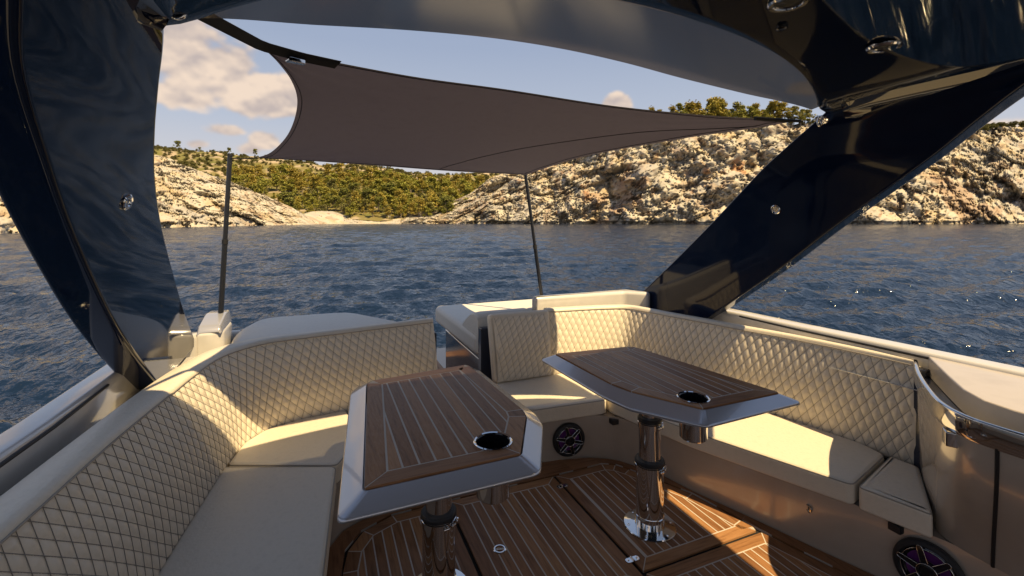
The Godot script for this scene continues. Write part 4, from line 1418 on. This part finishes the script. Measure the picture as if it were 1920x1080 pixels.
func make_hardtop() -> void:
	var h := thing("hardtop", "glossy navy hardtop roof on two raked arch legs over the cockpit", "roof")
	# roof shell, closed round its edge
	var nx := 61
	var nz := 30
	var rows := []
	for a in nx:
		var x := lerpf(MID - 1.30, MID + 1.30, float(a) / (nx - 1))
		var row := []
		var z0 := roof_z(clampf(x, MID - 1.24, MID + 1.24))
		for b in nz:
			var z := lerpf(z0, 2.6, pow(float(b) / (nz - 1), 1.3))
			row.append(Vector3(x, roof_y(x), z))
		var back := []
		for b in nz:
			var q: Vector3 = row[nz - 1 - b]
			back.append(Vector3(q.x, 2.30 - 0.08 * pow(absf(x - MID) / 1.3, 2.0), q.z))
		var loop := []
		loop.append(row[0] + Vector3(0, 0.035, 0.0))
		loop.append(row[0] + Vector3(0, 0.008, -0.004))
		loop.append(row[0] + Vector3(0, 0.0, 0.006))
		loop.append_array(row.slice(1))
		loop.append_array(back)
		rows.append(loop)
	var b := MB.new()
	strip(b, rows)
	part("roof_shell", b, mats.navy, h)
	# rolled gutters along both sides
	for side in 2:
		b = MB.new()
		if side == 1:
			mirror(b)
		rows = []
		for q in [[-1.36, 0.0], [-1.33, 0.45], [-1.25, 0.85], [-1.08, 1.0], [-0.8, 1.0], [0.0, 1.0], [2.6, 1.0]]:
			var z: float = q[0]
			var k: float = lerpf(0.25, 1.0, q[1])
			var x := 2.17
			rows.append([Vector3(x - 0.06 * k, 2.045, z), Vector3(x - 0.03 * k, 2.02, z), Vector3(x, 2.0, z), Vector3(x + 0.02 * k, 1.985, z), Vector3(x + 0.045 * k, 1.985, z), Vector3(x + 0.055 * k, 1.97, z), Vector3(x + 0.09 * k, 1.955, z), Vector3(x + 0.13 * k, 1.96, z), Vector3(x + 0.16 * k, 2.0, z), Vector3(x + 0.165 * k, 2.08, z), Vector3(x + 0.13 * k, 2.16, z), Vector3(x, 2.22, z), Vector3(x - 0.06 * k, 2.20, z)])
		strip(b, rows)
		part("side_rail", b, mats.navy, h)
		# end of the rail
		b = MB.new()
		if side == 1:
			mirror(b)
		var o := b.v.size()
		for q in rows[0]:
			b.p(q, Vector3(0, 0, -1))
		for k in range(1, rows[0].size() - 1):
			b.tri(o, o + k, o + k + 1)
		part("rail_end", b, mats.navy, h)
		# raked leg
		b = MB.new()
		if side == 1:
			mirror(b)
		var aft := [Vector3(2.555, 0.72, -3.45), Vector3(2.55, 0.82, -3.32), Vector3(2.535, 1.0, -3.07), Vector3(2.505, 1.22, -2.76), Vector3(2.465, 1.46, -2.42), Vector3(2.415, 1.65, -2.145), Vector3(2.355, 1.79, -1.92), Vector3(2.285, 1.90, -1.695), Vector3(2.228, 1.980, -1.52), Vector3(2.195, 2.06, -1.38)]
		var fore := [Vector3(2.525, 0.72, -2.62), Vector3(2.52, 0.82, -2.47), Vector3(2.51, 1.0, -2.21), Vector3(2.485, 1.2, -1.92), Vector3(2.44, 1.45, -1.58), Vector3(2.385, 1.63, -1.31), Vector3(2.33, 1.77, -1.09), Vector3(2.26, 1.87, -0.93), Vector3(2.19, 1.955, -0.78), Vector3(2.12, 2.03, -0.62)]
		var pts := PackedVector3Array()
		var num := 44
		var sides := 0
		for k in num:
			var t := float(k) / (num - 1)
			var a: Vector3 = spline(aft, t)
			var f: Vector3 = spline(fore, t)
			var wide := lerpf(0.12, 0.13, smoothstep(0.6, 1.0, t))
			var ao := a + Vector3(wide, 0.02, 0.06)
			var fo := f + Vector3(wide, -0.012, -0.035)
			var loop := []
			var cr := [a, f, fo, ao]
			for j in 4:
				var p0: Vector3 = cr[(j + 3) % 4]
				var p1: Vector3 = cr[j]
				var p2: Vector3 = cr[(j + 1) % 4]
				var r := 0.012
				var sA := p1 + (p0 - p1).normalized() * r
				var sB := p1 + (p2 - p1).normalized() * r
				loop.append(sA + (p0 - p1).normalized() * 0.012)
				loop.append(sA)
				loop.append(sA.lerp(p1, 0.5).lerp(p1.lerp(sB, 0.5), 0.5))
				loop.append(sB)
				loop.append(sB + (p2 - p1).normalized() * 0.012)
				if j == 0 or j == 2:
					for e in 5:
						loop.append(p1.lerp(p2, lerpf(0.12, 0.88, e / 4.0)))
			sides = loop.size()
			for q in loop:
				pts.append(q)
		b.grid(pts, num, sides, true)
		var leg := part("arch_leg", b, mats.leg_paint, h)
		# small round light let into the inner face
		b = MB.new()
		var lp := Vector3(2.424, 1.556, -1.885)
		var nn := Vector3(-0.965, -0.22, 0.14).normalized()
		var bx := nn.cross(Vector3.UP).normalized()
		b.xf = Transform3D(Basis(bx, nn, bx.cross(nn)), lp)
		if side == 1:
			b.xf = Transform3D(Basis(Vector3(-1, 0, 0), Vector3.UP, Vector3(0, 0, 1)), Vector3(2.0 * MID, 0, 0)) * b.xf
		b.lathe([Vector2(0.027, -0.004), Vector2(0.027, 0.004), Vector2(0.023, 0.007), Vector2(0.017, 0.006), Vector2(0.015, 0.001), Vector2(0.006, 0.001), Vector2(0.005, 0.004), Vector2(0.0, 0.004)], 28)
		part("courtesy_light", b, mats.chrome, leg)
	# tinted glass at the after edge
	var gl := PackedVector3Array()
	var gx := 60
	var edge := [Vector2(0, -1.43), Vector2(0, -1.54), Vector2(0, -1.60), Vector2(0, -1.635), Vector2(0, -1.66), Vector2(0, -1.675), Vector2(0, -1.67), Vector2(0, -1.605), Vector2(0, -1.49)]
	var gz := 8
	for a in gx:
		var x := lerpf(MID - 1.235, MID + 1.235, float(a) / (gx - 1))
		var r := absf(x - MID) / 1.235
		var z1: float = spline(edge, (x - MID + 1.235) / 2.47).y
		var z0 := roof_z(x) + 0.03
		for c in gz:
			gl.append(Vector3(x, roof_y(x) + 0.012 - 0.01 * float(c) / (gz - 1) - 0.012 * (1.0 - r * r) * float(c) / (gz - 1), lerpf(z0, minf(z1, z0 - 0.005), float(c) / (gz - 1))))
	b = MB.new()
	b.grid(gl, gx, gz)
	part("glass_panel", b, mats.tinted_glass, h)
	# ceiling lights
	for q in [[1.352, -1.01, 0.058], [1.82, -1.0, 0.052]]:
		b = MB.new()
		b.xf = Transform3D(Basis(Vector3(1, 0, 0), PI), Vector3(q[0], roof_y(q[0]) + 0.002, q[1]))
		b.lathe([Vector2(q[2], 0.0), Vector2(q[2], 0.005), Vector2(q[2] * 0.92, 0.011), Vector2(q[2] * 0.74, 0.010), Vector2(q[2] * 0.68, 0.003)], 40)
		var ring := part("downlight", b, mats.chrome, h)
		b = MB.new()
		b.xf = Transform3D(Basis(Vector3(1, 0, 0), PI), Vector3(q[0], roof_y(q[0]) + 0.002, q[1]))
		b.lathe([Vector2(q[2] * 0.69, 0.004), Vector2(0.0, 0.0055)], 40)
		part("lens", b, mats.lens, ring)
	b = MB.new()
	b.xf = Transform3D(Basis(Vector3(1, 0, 0), PI), Vector3(1.47, roof_y(1.47) + 0.001, -1.12))
	b.lathe([Vector2(0.020, 0.0), Vector2(0.019, 0.010), Vector2(0.013, 0.014), Vector2(0.0, 0.012)], 24)
	part("sensor", b, mats.black_gloss, h)
	# pad eyes that carry the sail
	for q in [[Vector3(-0.35, 2.05, -1.405), 1.0], [Vector3(2.205, 1.975, -1.475), 0.8]]:
		b = MB.new()
		b.xf.origin = q[0]
		b.xf.basis = Basis(Vector3(0, 0, 1), 0.6 if q[0].x < 1.0 else -0.6).scaled(Vector3.ONE * q[1])
		b.lathe([Vector2(0.036, 0.0), Vector2(0.036, -0.006), Vector2(0.030, -0.012), Vector2(0.016, -0.013), Vector2(0.015, -0.024), Vector2(0.0, -0.026)], 28)
		var lp := []
		for k in 15:
			var an := PI * k / 14.0
			lp.append(Vector3(cos(an) * 0.024, -0.012 - sin(an) * 0.036, 0))
		b.tube(lp, 0.0055, -1, 8)
		part("pad_eye", b, mats.chrome, h)

# ---------------------------------------------------------------- shade sail and its poles
func fold(u: float, v: float) -> float:
	# tension creases fanning out of the four corners
	var o := 0.0
	for q in [Vector2(0, 0), Vector2(1, 0), Vector2(0, 1), Vector2(1, 1)]:
		var d: Vector2 = (Vector2(u, v) - q).abs()
		var r: float = d.length()
		o += sin(atan2(d.y, d.x + 0.001) * 17.0 + q.x * 2.0 + q.y) * exp(-r * 4.5) * smoothstep(0.0, 0.06, r)
	return o

func make_sail() -> void:
	var a := Vector3(-0.176, 2.07, -1.72)
	var bq := Vector3(-0.387, 1.91, -3.52)
	var c := Vector3(1.716, 1.90, -3.82)
	var d := Vector3(2.13, 1.975, -1.55)
	var front := [a, Vector3(-0.08, 2.07, -1.765), Vector3(0.33, 2.06, -1.83), Vector3(0.75, 2.06, -1.86), Vector3(1.30, 2.04, -1.86), Vector3(1.775, 2.01, -1.74), d]
	var port := [a, Vector3(-0.106, 2.05, -2.03), Vector3(-0.095, 2.01, -2.31), Vector3(-0.16, 1.96, -2.79), Vector3(-0.28, 1.92, -3.26), bq]
	var aftl := [bq, Vector3(0.28, 1.905, -3.60), Vector3(0.98, 1.895, -3.71), c]
	var star := [d, Vector3(2.12, 1.985, -1.85), Vector3(2.06, 1.995, -2.22), Vector3(1.80, 1.962, -2.87), Vector3(1.72, 1.925, -3.38), c]
	var s := thing("shade_sail", "dark grey brown shade sail stretched over the stern, black webbing at one corner", "awning")
	var nu := 130
	var nv := 100
	var pts := PackedVector3Array()
	var at := func(u: float, v: float) -> Vector3:
		var f: Vector3 = spline(front, u)
		var e: Vector3 = spline(aftl, u)
		var p: Vector3 = spline(port, v)
		var q: Vector3 = spline(star, v)
		return f.lerp(e, v) + p.lerp(q, u) - a.lerp(d, u).lerp(bq.lerp(c, u), v) + Vector3(0, 0.03 * sin(PI * u) * sin(PI * v) + fold(u, v) * 0.004, 0)
	for i in nu:
		for j in nv:
			pts.append(at.call(float(i) / (nu - 1), float(j) / (nv - 1)))
	var b := MB.new()
	b.grid(pts, nu, nv)
	var cloth := part("cloth", b, mats.canvas, s)
	b = MB.new()
	for e in [[0, 0.035], [0, 0.965]]:
		var line := []
		for k in 40:
			line.append(at.call(e[1], k / 39.0) + Vector3(0, -0.002, 0))
		b.tube(line, 0.0018, -1, 4)
	for e in [0.03, 0.965, 0.0]:
		var line := []
		for k in 50:
			line.append(at.call(k / 49.0, e) + Vector3(0, -0.002, 0))
		b.tube(line, 0.0018, -1, 4)
	var diag := []
	for k in 40:
		var t := k / 39.0
		diag.append(at.call(lerpf(0.62, 0.97, t), lerpf(0.97, 0.12, pow(t, 0.8))) + Vector3(0, -0.002, 0))
	b.tube(diag, 0.002, -1, 4)
	part("seam", b, mats.webbing, cloth)
	# webbing strap with its ratchet, running on over the cloth
	var from := Vector3(-0.312, 2.05, -1.437)
	var path := [from, a + Vector3(0.0, 0.0, -0.005), Vector3(-0.06, 2.066, -1.775), Vector3(0.06, 2.062, -1.80)]
	var rows := []
	for k in 17:
		var q: Vector3 = lerp_list(path, k / 16.0)
		rows.append([q + Vector3(0.010, 0.010, 0.014), q + Vector3(0.013, 0.008, 0.016), q + Vector3(-0.010, -0.012, -0.014), q + Vector3(-0.013, -0.010, -0.012), q + Vector3(0.010, 0.010, 0.014)])
	b = MB.new()
	strip(b, rows)
	part("strap", b, mats.webbing, s)
	b = MB.new()
	b.tube([from + Vector3(0.020, 0.018, 0.024), from + Vector3(-0.018, -0.018, -0.020)], 0.0075, -1, 10)
	b.tube([from + Vector3(0.020, 0.018, 0.024), from + Vector3(-0.032, 0.004, 0.0), from + Vector3(-0.018, -0.018, -0.020)], 0.005, -1, 8)
	part("strap_bar", b, mats.chrome, s)
	b = MB.new()
	b.xf = Transform3D(Basis(Vector3(0.92, 0.02, -0.38).normalized(), Vector3(0.02, 1, 0).normalized(), Vector3(0.38, 0, 0.92)).orthonormalized(), Vector3(-0.08, 2.052, -1.775))
	b.slab(round_poly(v2([-0.022, -0.014, 0.034, -0.012, 0.034, 0.012, -0.022, 0.014]), 0.006), -0.010, 0.006, 0.003, 0.003, 2)
	b.tube([Vector3(-0.02, -0.004, -0.016), Vector3(-0.02, -0.004, 0.016)], 0.006, -1, 8)
	part("ratchet", b, mats.chrome, s)
	b = MB.new()
	b.tube([d + Vector3(-0.22, 0.004, -0.045), d + Vector3(-0.08, 0.0, -0.012), d + Vector3(0.03, 0.0, 0.012)], 0.010, 0.007, 8)
	part("corner_strap", b, mats.webbing, s)
	b = MB.new()
	b.tube([bq, bq + Vector3(-0.09, -0.006, -0.03), Vector3(-0.545, 1.905, -3.56)], 0.004, -1, 6)
	part("lashing", b, mats.webbing, s)
	# carbon poles
	for q in [[Vector3(-0.615, 0.80, -3.61), Vector3(-0.552, 1.925, -3.57), "dark carbon pole rising from the stern socket behind the corner sofa"], [Vector3(1.92, 0.62, -3.86), Vector3(1.722, 1.905, -3.84), "dark carbon pole rising behind the sun pad with the bolster"]]:
		var t := thing("awning_pole", q[2], "pole", Vector3.ZERO, "carbon poles holding up the shade sail")
		b = MB.new()
		b.tube([q[0], q[0].lerp(q[1], 0.5)], 0.0165, -1, 16)
		part("lower_tube", b, mats.carbon, t)
		b = MB.new()
		b.tube([q[0].lerp(q[1], 0.49), q[1]], 0.0145, -1, 16)
		part("upper_tube", b, mats.carbon, t)
		b = MB.new()
		b.tube([q[0].lerp(q[1], 0.475), q[0].lerp(q[1], 0.502)], 0.019, -1, 16)
		part("clamp", b, mats.rubber, t)
		b = MB.new()
		b.tube([q[1] - Vector3(0, 0.004, 0), q[1] + Vector3(0, 0.012, 0)], 0.017, 0.012, 16)
		part("cap", b, mats.rubber, t)

# ---------------------------------------------------------------- loudspeakers in the seat bases
func make_speakers() -> void:
	for q in [[Vector3(1.44, 0.122, -2.553), Vector3(-0.158, 0, 0.987), 0.105, "round black loudspeaker with purple cone in the base under the short backrest"], [Vector3(2.208, 0.126, -1.055), Vector3(-0.973, 0, 0.23), 0.112, "round black loudspeaker with purple cone in the seat base near the console"]]:
		var nn: Vector3 = q[1].normalized()
		var bx := Vector3.UP.cross(nn).normalized()
		var f := Transform3D(Basis(bx, nn, bx.cross(nn)), q[0] + nn * 0.004)
		var s := thing("loudspeaker", q[3], "speaker")
		var r: float = q[2]
		var b := MB.new()
		b.xf = f
		b.lathe([Vector2(r, 0.0), Vector2(r, 0.010), Vector2(r * 0.95, 0.018), Vector2(r * 0.84, 0.021), Vector2(r * 0.78, 0.014), Vector2(r * 0.77, 0.004)], 48)
		part("rim", b, mats.rubber, s)
		b = MB.new()
		b.xf = f
		b.lathe([Vector2(r * 0.77, 0.006), Vector2(r * 0.70, 0.010), Vector2(r * 0.62, 0.004)], 48)
		part("surround", b, mats.black_gloss, s)
		b = MB.new()
		b.xf = f
		b.lathe([Vector2(r * 0.63, 0.006), Vector2(r * 0.3, 0.001)], 48)
		part("cone", b, mats.purple, s)
		b = MB.new()
		b.xf = f
		b.lathe([Vector2(r * 0.30, 0.004), Vector2(r * 0.29, 0.028), Vector2(r * 0.22, 0.031), Vector2(r * 0.20, 0.027), Vector2(0.0, 0.027)], 36)
		part("hub", b, mats.black_gloss, s)
		for j in [[0.295, 0.0305], [0.745, 0.0215]]:
			b = MB.new()
			b.xf = f
			var ring := []
			for k in 48:
				ring.append(Vector3(cos(TAU * k / 48) * r * j[0], j[1], sin(TAU * k / 48) * r * j[0]))
			b.tube(ring, 0.0014, -1, 6, true)
			part("trim_ring", b, mats.chrome, s)
		for k in 6:
			var an := TAU * k / 6 + 0.25
			var d := Vector3(cos(an), 0, sin(an))
			var w := Vector3(-sin(an), 0, cos(an))
			b = MB.new()
			b.xf = f * Transform3D(Basis(d, Vector3.UP, d.cross(Vector3.UP)), Vector3(0, 0, 0))
			b.slab(round_poly(v2([r * 0.27, -r * 0.10, r * 0.85, -r * 0.075, r * 0.85, r * 0.075, r * 0.27, r * 0.10]), r * 0.07), 0.019, 0.026, 0.002, 0.0)
			var sp := part("spoke", b, mats.black_gloss, s)
			b = MB.new()
			b.xf = f
			var line := []
			for e in [[0.30, -0.105], [0.78, -0.082], [0.84, -0.055], [0.86, 0.0], [0.84, 0.055], [0.78, 0.082], [0.30, 0.105]]:
				line.append(d * r * e[0] + w * r * e[1] + Vector3(0, 0.0255, 0))
			b.tube(line, 0.0013, -1, 5)
			part("trim", b, mats.chrome, sp)
